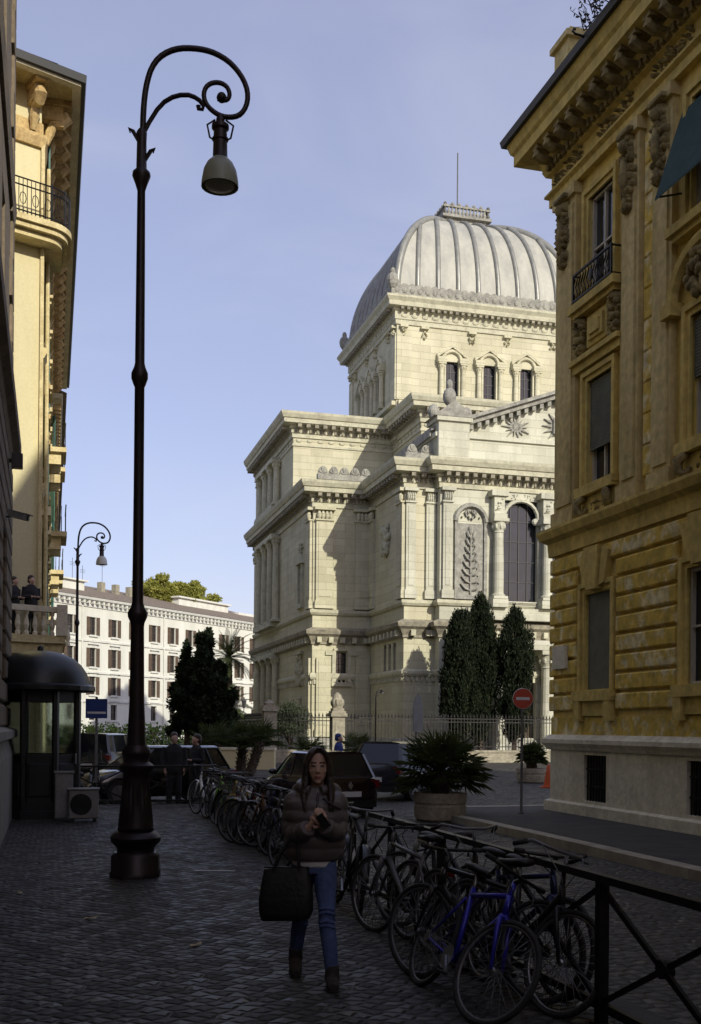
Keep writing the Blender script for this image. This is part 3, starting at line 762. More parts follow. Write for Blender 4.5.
# ================================================================== OCHRE PALAZZO on the right (shaded street front)
def ochre():
    A0, B0 = 10.44, 21.7
    t = thing('ochre_palazzo', 'weathered ochre corner building with banded ground floor and deep bracketed eaves', 'building', S(A0,B0,0), ANG)
    # local frame: x across (into the block), y along the street away from us; corner at the origin
    L, W, HT = 12.0, 16.0, 13.5
    M = frame((0,0),(0,-L))                       # street front: x runs from the corner towards the camera
    Mb = frame((W,0),(0,0))                       # far side front (round the corner)
    bays = [2.0, 5.72, 9.44]
    gh = [(x-.53,x+.53,2.5,4.48) for x in bays]; f1 = [(x-.5,x+.5,6.62,8.75) for x in bays]; f2 = [(x-.5,x+.5,10.35,12.45) for x in bays]
    bh = [(x-.46,x+.46,.3,1.22) for x in bays]
    # base
    b = MB(); b.M = M; b.wall(0,L,-.2,1.33,bh,.14,-.06); b.M = Mb; b.wall(0,W,-.2,1.33,(),.3,-.06)
    b.M = None; b.sweep([(W,0),(0,0),(0,-L)], [(.06,-.2),(.14,-.2),(.14,.2),(.06,.24)]); b.build('base_wall', 'traver', t, recalc=False)
    b = MB(); b.sweep([(W,0),(0,0),(0,-L)], [(0,1.3),(.1,1.3),(.13,1.36),(.19,1.44),(.19,1.52),(.06,1.62),(0,1.62)]); b.build('base_moulding', 'traver', t)
    # rough core walls
    w = MB(); w.M = M; w.wall(0,L,1.3,5.9,gh,.35,.0); w.build('wall', 'ochre', t, recalc=False)
    w = MB(); w.M = M; w.wall(0,L,5.9,14.0,f1+f2,.35,.0); w.build('wall', 'ochre', t, recalc=False)
    w = MB(); w.M = Mb; w.wall(0,W,1.3,14.0); w.build('wall', 'ochre', t, recalc=False)
    w = MB(); w.M = frame((0,-L),(W,-L)); w.wall(0,W,-.2,14.3); w.M = frame((W,-L),(W,0)); w.wall(0,L,-.2,14.3); w.build('wall', 'ochre', t, recalc=False)
    # banded ground storey
    q = MB(); z0, hb, gap = 2.12, .365, .055
    for face, LL, holes in ((M, L, bays), (Mb, W, [])):
        q.M = face
        q.box(-.0 if face is M else 0,LL,-.05,0,1.62,1.98)
        for k in range(9):
            za = z0+k*hb; zb = za+hb-gap
            if za > 5.35: break
            segs = []; x = -.07 if face is M else 0.0
            for c in holes:
                if zb < 2.2 or za > 4.75: continue
                segs.append((x, c-.8)); x = c+.8
            segs.append((x, LL+(.07 if face is Mb else 0)))
            for xa, xb in segs: q.cbox(xa,xb,-.085,.0,za,zb,.03)
    q.build('rusticated_band', 'ochre_band', t)
    def surround(parent, c, za, zb, wd, m='ochre_trim', apron=True):
        s = MB(); s.M = M
        x0, x1 = c-wd, c+wd
        for o, th in ((.0,.05),(.1,.1)):
            s.box(x0-.1-o,x0-o,-th,.05,za,zb+.1+o); s.box(x1+o,x1+.1+o,-th,.05,za,zb+.1+o); s.box(x0-o,x1+o,-th,.05,zb+o,zb+.1+o)
        s.box(x0-.28,x1+.28,-.18,.05,za-.13,za)
        s.box(x0-.26,x1+.26,-.18,.0,za-.2,za-.13)
        if apron:
            s.box(x0-.2,x1+.2,-.1,0,za-.5,za-.2)
            for sg in (x0-.1,x1+.1): s.box(sg-.12,sg+.12,-.17,0,za-.6,za-.2)
        return s
    for i, c in enumerate(bays):
        # ground window
        s = surround(t, c, 2.5, 4.48, .53)
        s.prism([(c-.19,4.5),(c+.19,4.5),(c+.3,5.35),(c-.3,5.35)], -.2, 0)
        s.prism([(c-.42,4.6),(c-.21,4.55),(c-.33,5.3),(c-.62,5.2)], -.14, 0); s.prism([(c+.42,4.6),(c+.21,4.55),(c+.33,5.3),(c+.62,5.2)], -.14, 0)
        s.build('window_surround', 'ochre_trim', t)
        if i == 0:
            o = window(t, M, c, 2.5, 1.06, 1.98, .0, 'ochre_trim', 'blind', 1, 1, .03, name='roller_shutter')
        else: o = window(t, M, c, 2.5, 1.06, 1.98, .06)
        # cellar grating
        g = MB(); g.M = M
        for k in range(8): g.bar((c-.4+k*.115,-.0,.3),(c-.4+k*.115,-.0,1.22),.025)
        g.box(c-.46,c+.46,-.01,.01,.58,.61); g.box(c-.46,c+.46,-.01,.01,.93,.96)
        g.k = 1; g.box(c-.46,c+.46,.07,.085,.3,1.22); g.build('cellar_grating', ['iron','black_plastic'], t)
        # first floor
        s = surround(t, c, 6.62, 8.75, .5, apron=False)
        s.box(c-.86,c+.86,-.06,0,6.0,6.4)
        s.build('window_surround', 'ochre_trim', t)
        k_ = MB(); k_.M = M
        for sg in (-1,1):
            k_.tube([(c+sg*.45,-.1,6.42),(c+sg*.6,-.2,6.3),(c+sg*.62,-.17,6.12),(c+sg*.5,-.1,6.05),(c+sg*.38,-.1,6.15)], [.07,.09,.09,.07,.04], 6)
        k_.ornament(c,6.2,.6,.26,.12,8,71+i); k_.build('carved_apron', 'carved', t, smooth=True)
        window(t, M, c, 6.62, 1.0, 2.13, .12, pm='glass_blue')
        sh = MB(); sh.M = M; zz = 7.35 if i == 0 else 7.7
        for k in range(int((8.74-zz)/.055)): sh.box(c-.47,c+.47,.03,.08,zz+k*.055,zz+k*.055+.045)
        sh.build('roller_shutter', 'blind', t)
        if i % 2:                                  # arched head over the even bays
            a = MB(); a.M = M
            a.tube([(c+.95*math.cos(math.pi*k/12), -.1, 9.05+.85*math.sin(math.pi*k/12)) for k in range(13)], .13, 7)
            a.box(c-1.12,c-.78,-.26,0,8.85,9.08); a.box(c+.78,c+1.12,-.26,0,8.85,9.08)
            a.build('arched_hood', 'ochre_trim', t)
            a = MB(); a.M = M; a.ornament(c,9.4,1.1,.7,.2,44,81+i); a.build('carved_crest', 'carved', t, smooth=True)
        else:
            a = MB(); a.M = M
            a.box(c-.98,c+.98,-.14,0,9.0,9.16); a.box(c-1.0,c+1.0,-.22,0,9.16,9.26)
            a.box(c-.42,c+.42,-.1,0,9.4,10.0); a.box(c-.3,c+.3,-.15,0,9.5,9.9); a.box(c-.2,c+.2,-.19,0,9.58,9.82)
            a.build('window_panel', 'ochre_trim', t)
            for sg in (-1,1):
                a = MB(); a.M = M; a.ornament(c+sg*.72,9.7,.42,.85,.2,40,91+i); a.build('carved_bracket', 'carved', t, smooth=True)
        # second floor
        s = surround(t, c, 10.35, 12.45, .5, apron=False); s.build('window_surround', 'ochre_trim', t)
        window(t, M, c, 10.35, 1.0, 2.1, .08, pm='glass_blue')
        if i != 1:
            g = MB(); g.M = M                      # low iron balconet
            for z in (10.42, 10.95): g.box(c-.8,c+.8,-.24,-.2,z,z+.04)
            for k in range(14): 
                x = c-.76+k*.117
                g.tube([(x+.05*math.sin(j*1.6),-.22,10.46+.5*j/6) for j in range(7)], .014, 4)
            for sg in (-1,1): [g.bar((c+sg*.79,-.22,zq),(c+sg*.79,0,zq),.03) for zq in (10.44,10.97)]; g.bar((c+sg*.79,-.22,10.36),(c+sg*.79,-.22,11.0),.035)
            g.ball((c,-.24,10.7),(.09,.03,.13),8,5)
            g.build('balconet', 'iron', t)
        sl = MB(); sl.M = M; sl.box(c-.95,c+.95,-.28,0,10.2,10.36); sl.box(c-.85,c+.85,-.2,0,10.1,10.2); sl.build('window_ledge', 'ochre_trim', t)
        if i == 1:
            a = MB(); a.M = M
            a.add([(c-.8,-.05,12.35),(c+.8,-.05,12.35),(c+.8,-.56,10.8),(c-.8,-.56,10.8),(c-.8,-.05,12.3),(c+.8,-.05,12.3),(c+.8,-.56,10.76),(c-.8,-.56,10.76)],
                  [(0,1,2,3),(4,7,6,5),(0,3,7,4),(1,5,6,2),(2,6,7,3),(0,4,5,1)])
            a.build('awning', 'awning', t)
            a = MB(); a.M = M
            for sg in (-1,1): a.tube([(c+sg*.74,-.02,10.95),(c+sg*.74,-.56,10.8)], .018, 5)
            a.build('awning_arm', 'iron', t)
    # pilaster strips, each with a carved console
    px = [(.2,1.1)]; 
    for c in bays: px += [(c+.98,c+1.62)]; 
    for c in bays[1:]: px += [(c-1.62,c-.98)]
    for x0, x1 in px:
        p = MB(); p.M = M; p.box(x0,x1,-.12,0,5.95,12.98); p.box(x0+.1,x1-.1,-.16,-.12,6.4,12.6); p.box(x0-.05,x1+.05,-.18,0,5.95,6.3); p.box(x0-.05,x1+.05,-.2,0,12.75,12.98)
        p.build('pilaster', 'ochre_pilaster', t)
        a = MB(); a.M = M; xm = (x0+x1)/2
        a.ornament(xm,12.05,.46,1.3,.27,110,int(x0*13)); a.ball((xm,-.26,12.55),(.1,.12,.13),10,7); a.ball((xm,-.2,11.5),(.07,.1,.18),8,6); a.box(xm-.24,xm+.24,-.3,-.1,12.76,12.84)
        a.tube([(xm,-.2,11.6),(xm,-.26,11.9),(xm,-.24,12.3)], [.05,.1,.08], 8)
        a.build('carved_console', 'carved', t, smooth=True)
    # coursed panels between the pilasters
    for i in range(len(bays)-1):
        p = MB(); p.M = M; x0, x1 = bays[i]+1.7, bays[i+1]-1.7
        for k in range(11):
            z = 6.35+k*.57; p.cbox(x0,x1,-.06,0,z,z+.56,.025)
        p.build('coursed_panel', 'ochre_band', t)
    path = [(W,0),(0,0),(0,-L)]
    b = MB(); b.sweep(path, [(0,5.42),(.1,5.42),(.12,5.7),(.24,5.78),(.3,5.92),(.3,5.98),(.05,6.06),(0,6.06)]); b.build('string_course', 'ochre_trim', t)
    b = MB(); b.sweep(path, [(0,12.98),(.14,12.98),(.14,13.15),(.22,13.2),(.22,13.25),(.1,13.28),(.1,13.62),(.2,13.66),(.26,13.78),(0,13.8)]); b.build('architrave', 'ochre_trim', t)
    b = MB(); 
    for face, LL in ((M,L),(Mb,W)):
        b.M = face
        x = .2
        while x < LL-.3:
            for k in range(6): b.ornament(x+k*.22,13.45,.2,.3,.22,5,int(x*31)+k)
            x += 2.0
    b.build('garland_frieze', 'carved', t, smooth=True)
    b = MB(); b.blocks(path, .18, .3, 13.68, 13.82, .1, .18); b.build('dentils', 'carved', t)
    b = MB(); b.sweep(path, [(0,13.8),(.25,13.8),(.3,13.98),(.72,14.08),(.72,14.3),(.78,14.36),(.84,14.55),(.84,14.62),(0,14.9)]); b.build('cornice', 'ochre_trim', t)
    b = MB(); b.blocks(path, .12, .66, 13.98, 14.1, .24, .5)
    for face, LL in ((M,L),(Mb,W)):
        b.M = face; k = int(LL/.5)
        for i in range(k):
            x = LL*(i+.5)/k; b.tube([(x,-.6,13.96),(x,-.63,13.86),(x,-.5,13.8),(x,-.32,13.8),(x,-.2,13.7)], [.07,.1,.1,.09,.06], 7)
    b.build('bracket', 'carved', t)
    b = MB(); b.sweep(path, [(.8,14.56),(.93,14.56),(.96,14.7),(.9,14.74),(.8,14.66)]); b.build('gutter', 'lead', t)
    # roof
    r = MB(); e = .85; z = 14.66; zr = 16.6
    V = [(-e,e,z),(W+e,e,z),(W+e,-L-e,z),(-e,-L-e,z),(W/2,-W/2,zr),(W/2,-L+W/2,zr)]
    r.add(V, [(0,1,4),(1,2,5,4),(2,3,5),(3,0,4,5),(3,2,1,0)]); rf = r.build('roof', 'roof_tile', t)
    c = MB(); c.box(-.2,.42,-.85,-.2,14.6,16.1); c.box(-.28,.5,-.93,-.12,16.1,16.22); c.box(-.14,.36,-.8,-.25,16.22,16.36); c.build('chimney', 'ochre_pilaster', rf)
    k = MB(); k.tube([(-.85,-3.0,14.62),(-1.0,-3.0,14.68),(-1.12,-3.0,14.69),(-1.17,-3.0,14.73),(-1.15,-3.0,14.78),(-1.11,-3.0,14.77)], .022, 6); k.build('gutter_hook', 'iron', rf)
    p = MB(); p.M = M; p.box(.25,.82,-.16,-.08,3.0,3.48); p.build('wall_plaque', 'traver', t)
ochre()
def twigs():
    o = MB(); rr = random.Random(5); c = S(9.55,18.2,14.7)
    for k in range(22):
        p = Vector((rr.uniform(-.3,.3), rr.uniform(-.5,.5), 0)); q = p+Vector((rr.uniform(-.5,.3), rr.uniform(-.4,.4), rr.uniform(.12,.36)))
        o.tube([p,(p+q)/2+Vector((rr.uniform(-.1,.1),0,.05)),q], [.012,.009,.004], 4)
        for j in range(6):
            l = p.lerp(q, rr.uniform(.4,1)); d = Vector((rr.uniform(-1,1),rr.uniform(-1,1),rr.uniform(-.5,1)))*.06
            o.quad(l, l+d, l+d*1.4+Vector((.02,0,.03)), l+Vector((.02,0,.04)))
    tag(o.build('rooftop_weed', 'bark', None, loc=c), 'dry twiggy weed growing out of the gutter of the ochre building', 'plant')
twigs()
# plain houses out of view, added and sized to throw the street into shade
def plain_block(name, label, a0, a1, b0, b1, h, m, bays=3.3):
    t = thing(name, label, 'building', S((a0+a1)/2,(b0+b1)/2,GZ), ANG)
    hx, hy = (a1-a0)/2, (b1-b0)/2
    P = [(-hx,hy),(-hx,-hy),(hx,-hy),(hx,hy)]
    w = MB(); wins = []
    for i in range(4):
        F_ = frame(P[i], P[(i+1)%4]); L = (Vector(P[(i+1)%4])-Vector(P[i])).length; w.M = F_
        hs = []
        for fl in range(int((h-2)/3.9)):
            for k in range(int(L/bays)):
                x = (k+.5)*L/int(L/bays); z = 2.0+fl*3.9; hs.append((x-.55,x+.55,z,z+2.0))
        w.wall(0,L,0,h,hs,.3); wins += [(F_, q) for q in hs]
    w.build('wall', m, t, recalc=False)
    for F_, q in wins: window(t, F_, (q[0]+q[1])/2, q[2], 1.1, 2.0)
    b = MB(); b.sweep(P, [(0,h-.6),(.2,h-.5),(.7,h-.15),(.8,h+.1),(0,h+.2)], True); b.build('cornice', 'cream_trim', t)
    r = MB(); r.add([(x*1.05,y*1.05,h+.1) for x,y in P]+[(0,-max(hy-hx,0),h+2.4),(0,max(hy-hx,0),h+2.4)], [(0,1,4,5),(1,2,4),(2,3,5,4),(3,0,5),(3,2,1,0)]); r.build('roof', 'roof_tile', t)
plain_block('unseen_tall_blocker', 'unseen tall house added beside the ochre building to shade the street', 10.5, 26, -27, 9.6, 28, 'butter')
plain_block('unseen_street_blocker', 'unseen lower house added beyond the tall one to shade the street', 10.5, 26, -62, -27.2, 21.5, 'butter')
plain_block('unseen_street_blocker', 'unseen house added behind the viewer to close in and shade the street', -6, 9, -52, -34, 17, 'butter')

# ================================================================== near building on the left (dark, banded)
def near_left():
    t = thing('shaded_building', 'dark rusticated building with pale stone base at the street edge beside the kiosk', 'building', S(-.83,22.8,0), ANG)
    L, W, HT = 40.0, 10.0, 16.9
    M = frame((0,-L),(0,0))                       # faces the street (right of travel = +x)
    hs = [(40-c-.55,40-c+.55,z,z+2.1) for c in (3.5,7.5,11.5,16,20,24,28) for z in (2.6,8.6,12.6)]
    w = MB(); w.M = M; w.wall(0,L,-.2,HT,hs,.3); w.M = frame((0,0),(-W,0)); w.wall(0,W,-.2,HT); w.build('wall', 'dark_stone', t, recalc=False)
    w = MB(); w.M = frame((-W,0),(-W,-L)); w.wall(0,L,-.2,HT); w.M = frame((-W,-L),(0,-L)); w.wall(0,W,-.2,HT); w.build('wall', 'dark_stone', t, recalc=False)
    for q in hs: window(t, M, (q[0]+q[1])/2, q[2], 1.1, 2.1)
    q = MB()
    for face, LL in ((M,L),(frame((0,0),(-W,0)),W)):
        q.M = face
        for k in range(12):
            za = 1.7+k*.42
            if face is M:
                segs = []; x = 0
                for c in sorted(40-c for c in (3.5,7.5,11.5,16,20,24,28)):
                    if za+.37 < 2.5 or za > 4.9: continue
                    segs.append((x,c-.75)); x = c+.75
                segs.append((x,L+.07))
                for xa, xb in segs: q.cbox(xa,xb,-.07,0,za,za+.36,.03)
            else: q.cbox(0,LL,-.07,0,za,za+.36,.03)
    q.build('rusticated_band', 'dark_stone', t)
    path = [(0,-L),(0,0),(-W,0)]
    b = MB(); b.sweep(path, [(0,-.2),(.16,-.2),(.16,1.2),(.1,1.45),(.2,1.5),(.2,1.62),(0,1.7)]); b.build('base', 'pale_base', t)
    b = MB(); b.sweep(path, [(0,6.75),(.06,6.8),(.1,6.95),(.22,7.02),(.22,7.3),(.05,7.4),(0,7.4)]); b.build('string_course', 'dark_stone', t)
    b = MB(); b.sweep(path, [(0,11.6),(.06,11.6),(.1,11.9),(0,12.0)]); b.build('string_course', 'dark_stone', t)
    b = MB()                                       # long-and-short quoins at the corner
    b.M = M
    for k in range(14): b.cbox(L-(.9 if k%2 else .6),L+.06,-.06,0,7.5+k*.8,7.5+k*.8+.74,.02)
    b.build('quoin', 'dark_stone', t)
    b = MB(); b.sweep(path, [(0,HT-.3),(.3,HT-.1),(.3,HT+.2),(0,HT+.3)]); b.build('cornice', 'dark_stone', t)
    r = MB(); r.box(-W-.2,.3,-L,.3,HT+.2,HT+.5); r.build('roof', 'roof_tile', t)
    return t
near_left()
def cctv(a, b, z, label):
    t = thing('security_camera', label, 'camera', S(a,b,z), ANG-R(20)); t.scale = (.72,.72,.72)
    p = MB(); p.box(-.1,0,-.06,.06,-.06,.14); p.tube([(-.02,0,.02),(.12,0,.02),(.16,0,.08)], .022, 8); p.build('bracket', 'black_plastic', t)
    h = MB(); h.M = Matrix.Rotation(R(14),4,'Y')
    h.box(.05,.52,-.075,.075,.04,.18); h.box(.03,.6,-.09,.09,.18,.2); h.build('housing', 'ac_grey', t)
    l = MB(); l.M = Matrix.Rotation(R(14),4,'Y'); l.lathe([(.06,0),(.06,.03),(.045,.035)], (.52,0,.11), 14, (1,0,0)); l.build('lens', 'glass_dark', t)
cctv(-.76, 19.6, 5.25, 'long grey security camera on arm fixed to the dark rusticated wall')
def floodbox():
    t = thing('wall_lamp', 'black box floodlight fixed under the band of the dark building', 'wall lamp', S(-.7,20.6,6.45), ANG); t.scale = (.6,.6,.6)
    b = MB(); b.box(-.02,.3,-.18,.18,-.2,.2); b.build('housing', 'black_plastic', t)
    b = MB(); b.box(-.2,0,-.05,.05,-.05,.05); b.build('bracket', 'iron', t)
    b = MB(); b.box(.05,.28,-.15,.15,-.215,-.2); b.build('lamp_glass', 'glass_dark', t)
floodbox()

# ================================================================== tall butter-yellow palazzo with deep eaves
def yellow():
    K = Vector((-9.05, 31.7)); w_ = Vector((.79,.613)).normalized(); u = Vector((-sa, ca))
    t = thing('yellow_palazzo', 'tall sunlit yellow palazzo with deep bracketed eaves and iron balcony', 'building', (K.x,K.y,GZ), 0)
    LS, LE, HT = 28.5, 10.0, 20.15
    e0 = -w_*LE; s1 = u*LS
    P = [tuple(e0), (0,0), tuple(s1), tuple(s1+e0)]
    ME = frame(P[0], P[1]); MS = frame(P[1], P[2])
    fl = [5.6, 9.6, 13.4, 16.9]
    bs = [2.2+k*3.4 for k in range(8)]
    hs = [(b-.55,b+.55,z,z+2.2) for b in bs for z in fl]
    w = MB(); w.M = ME; w.wall(0,LE,0,HT,(),.3); w.build('wall', 'butter', t, recalc=False)
    w = MB(); w.M = MS; w.wall(0,LS,0,HT,hs+[(b-.8,b+.8,.2,3.2) for b in bs],.3)
    w.M = frame(P[2],P[3]); w.wall(0,LE,0,HT); w.M = frame(P[3],P[0]); w.wall(0,LS,0,HT); w.build('wall', 'butter', t, recalc=False)
    for b in bs:
        for j, z in enumerate(fl):
            window(t, MS, b, z, 1.1, 2.2)
            s = MB(); s.M = MS
            s.box(b-.72,b-.55,-.12,0,z-.1,z+2.35); s.box(b+.55,b+.72,-.12,0,z-.1,z+2.35); s.box(b-.8,b+.8,-.25,0,z-.25,z-.1)
            s.box(b-.8,b+.8,-.3,0,z+2.4,z+2.55)
            if j in (0,2): s.prism([(b-.95,z+2.55),(b+.95,z+2.55),(b,z+3.0)], -.35, 0)
            for sg in (-1,1): s.box(b+sg*.68-.12,b+sg*.68+.12,-.25,0,z+2.0,z+2.4)
            s.build('window_surround', 'orange_stone' if j % 2 else 'butter_trim', t)
            for sg in (-1,1):
                h = MB(); h.M = MS; x = b+sg*.78
                if sg < 0: h.M = MS @ T((b-.62,-.12,0)) @ Matrix.Rotation(R(10),4,'Z'); h.box(-.55,0,-.03,.02,z,z+2.2)
                else: h.M = MS @ T((b+.62,-.12,0)) @ Matrix.Rotation(R(-10),4,'Z'); h.box(0,.55,-.03,.02,z,z+2.2)
                for k in range(20): h.box(-.5 if sg < 0 else .05,-.05 if sg < 0 else .5,-.045,-.03,z+.08+k*.105,z+.14+k*.105)
                h.build('shutter', 'shutter_green', t)
    for x in (LE-.55,):                            # corner strips
        q = MB(); q.M = MS; q.box(-.1,.75,-.1,0,0,HT-1.6); q.build('corner_pilaster', 'butter_trim', t)
    for x in range(3): 
        q = MB(); q.M = MS; q.box(3.6+x*10.2,4.2+x*10.2,-.14,0,4.2,HT-1.6); q.build('pilaster', 'orange_stone', t)
    path = [P[0],P[1],P[2]]
    for z in (4.6, 8.7, 12.6, 16.1):
        b = MB(); b.sweep(path[1:], [(0,z-.2),(.12,z-.15),(.2,z),(.2,z+.12),(0,z+.2)]); b.build('string_course', 'butter_trim', t)
    b = MB(); b.sweep(path, [(0,HT-1.7),(.1,HT-1.7),(.16,HT-1.45),(.16,HT-1.35),(.05,HT-1.3),(.05,HT-1.0),(0,HT-.95)]); b.build('frieze', 'orange_stone', t)
    # eaves: soffit, bright fascia, gutter
    e = MB(); e.sweep(path, [(0,HT-.02),(1.1,HT-.02),(1.1,HT+.14),(0,HT+.14)]); e.build('soffit', 'butter_trim', t)
    e = MB(); e.sweep(path, [(.84,HT-.12),(1.08,HT-.12),(1.08,HT-.02),(.84,HT-.02)]); e.build('fascia', 'cream_trim', t)
    e = MB(); e.sweep(path, [(1.1,HT-.05),(1.2,HT-.05),(1.23,HT+.16),(1.1,HT+.16)]); e.build('gutter', 'lead', t)
    def bracket(M, x):
        q = MB(); q.M = M
        q.box(x-.2,x+.2,-.85,0,HT-.2,HT-.03)
        q.tube([(x,-.62,HT-.35),(x,-.72,HT-.5),(x,-.55,HT-.66),(x,-.32,HT-.7),(x,-.22,HT-.95),(x,-.12,HT-1.3)], [.12,.17,.16,.13,.14,.08], 8)
        q.box(x-.14,x+.14,-.6,0,HT-.6,HT-.2)
        q.build('eaves_bracket', 'orange_stone', t)
    for k in range(28): bracket(MS, .5+k*.98)
    for k in range(4): bracket(ME, LE-.3-k*1.0)
    r = MB()
    off = []
    for i, p in enumerate(P):
        c = sum((Vector(x) for x in P), Vector((0,0)))/4; d = (Vector(p)-c).normalized(); q = Vector(p)+d*1.25; off.append((q.x,q.y,HT+.16))
    c1 = (Vector(P[0])+Vector(P[1]))/2+u*5; c2 = (Vector(P[2])+Vector(P[3]))/2-u*5
    r.add(off+[(c1.x,c1.y,HT+2.6),(c2.x,c2.y,HT+2.6)], [(0,1,4),(1,2,5,4),(2,3,5),(3,0,4,5),(3,2,1,0)]); r.build('roof', 'roof_tile', t)
    # upper iron balcony with a rounded slab, wrapping the corner
    zb = 16.0
    nE = Vector((w_.y,-w_.x)); nS = Vector((u.y,-u.x)); aE = math.atan2(nE.y,nE.x); aS = math.atan2(nS.y,nS.x)
    def outline(r):
        arc = [(r*math.cos(aE+(aS-aE)*k/10), r*math.sin(aE+(aS-aE)*k/10)) for k in range(11)]
        q0 = -w_*4.2; q1 = u*1.5
        tail = [tuple(q1+nS*r-u*.0), tuple(q1+nS*(r-.25)+u*.2)]
        return [tuple(q0+nE*r)]+arc+tail+[tuple(q1+u*.25)]
    b = MB()
    for r, z0, z1 in ((.86,zb-.1,zb+.06),(.76,zb-.25,zb-.1),(.6,zb-.42,zb-.25)): b.prism([tuple(-w_*4.2)]+outline(r)+[(0,0)], z0, z1, 'z')
    bl = b.build('balcony', 'butter_trim', t)
    b = MB(); path2 = outline(.8)
    for z in (zb+.15,zb+.85,zb+1.05): b.tube([(x,y,z) for x,y in path2], .022, 5)
    for i in range(len(path2)-1):
        a_ = Vector(path2[i]); c_ = Vector(path2[i+1]); L = (c_-a_).length; k = max(1,int(L/.12))
        for j in range(k):
            p = a_.lerp(c_, j/k); b.bar((p.x,p.y,zb+.05),(p.x,p.y,zb+1.05),.018)
            if k > 2 and j % 3 == 1:
                dq = (c_-a_).normalized()
                b.tube([(p.x+dq.x*.09*math.cos(q*.785),p.y+dq.y*.09*math.cos(q*.785),zb+.5+.17*math.sin(q*.785)) for q in range(8)], .012, 4, True)
    for p in (path2[0],path2[1],path2[6],path2[11],path2[-1]): b.bar((p[0],p[1],zb),(p[0],p[1],zb+1.12),.045)
    b.build('railing', 'iron', bl)
    q = MB(); q.M = MS
    q.tube([(1.3,-.8,zb+1.05),(1.3,-.8,zb+1.75),(1.3,-.1,zb+1.75)], .02, 5); q.build('railing_arm', 'iron', bl)
    # small balconies along the street side
    for x, z in ((9.0,8.75),(15.8,12.6),(22.6,8.75),(12.4,12.6),(19.2,8.75)):
        b = MB(); b.M = MS; b.box(x-1.1,x+1.1,-.9,0,z-.1,z+.08)
        for sg in (-1,1): b.box(x+sg*.8-.12,x+sg*.8+.12,-.7,0,z-.55,z-.1)
        o = b.build('balcony', 'butter_trim', t)
        b = MB(); b.M = MS
        for k in range(17): b.bar((x-1.05+k*.13,-.86,z+.08),(x-1.05+k*.13,-.86,z+1.0),.02)
        for k in range(6):
            for sg in (-1,1): b.bar((x+sg*1.05,-.86+k*.15,z+.08),(x+sg*1.05,-.86+k*.15,z+1.0),.02)
        b.box(x-1.08,x+1.08,-.88,-.84,z+1.0,z+1.05); b.build('railing', 'iron', o)
    q = MB(); q.M = MS; q.tube([(.95,-.2,4.0),(.95,-.2,HT-1.8)], .06, 8); q.build('drainpipe', 'butter_trim', t)
    # stone balcony with balusters on the first floor
    zs = 4.3
    b = MB(); b.M = MS; b.box(-.9,3.4,-.78,0,zs-.14,zs+.08); b.box(-.8,3.3,-.7,0,zs-.45,zs-.14); b.box(-.7,3.2,-.6,0,zs-.75,zs-.45)
    b.M = ME; b.box(LE-3.2,LE+.35,-.95,0,zs-.14,zs+.08); b.box(LE-3.1,LE+.25,-.85,0,zs-.45,zs-.14); b.box(LE-3.0,LE+.2,-.7,0,zs-.75,zs-.45)
    o = b.build('stone_balcony', 'butter_trim', t)
    b = MB()
    def bal(x, y):
        b.lathe([(.075,zs+.08),(.075,zs+.16),(.045,zs+.2),(.085,zs+.36),(.04,zs+.62),(.07,zs+.68),(.07,zs+.74)], (x,y,0), 8)
    b.M = MS
    for k in range(17): bal(-.75+k*.25,-.68)
    for k in range(4): bal(3.25,-.15-k*.25)
    b.box(-.9,3.4,-.78,-.58,zs+.74,zs+.9); b.box(3.15,3.35,-.58,0,zs+.74,zs+.9)
    b.box(-.95,-.65,-.83,-.53,zs+.08,zs+.95); b.box(3.1,3.4,-.83,-.53,zs+.08,zs+.95)
    b.M = ME
    for k in range(12): bal(LE+.1-k*.25,-.83)
    b.box(LE-3.1,LE+.3,-.93,-.73,zs+.74,zs+.9)
    b.build('balustrade', 'cream_trim', o)
    return t, MS, ME, LE
yt, yMS, yME, yLE = yellow()
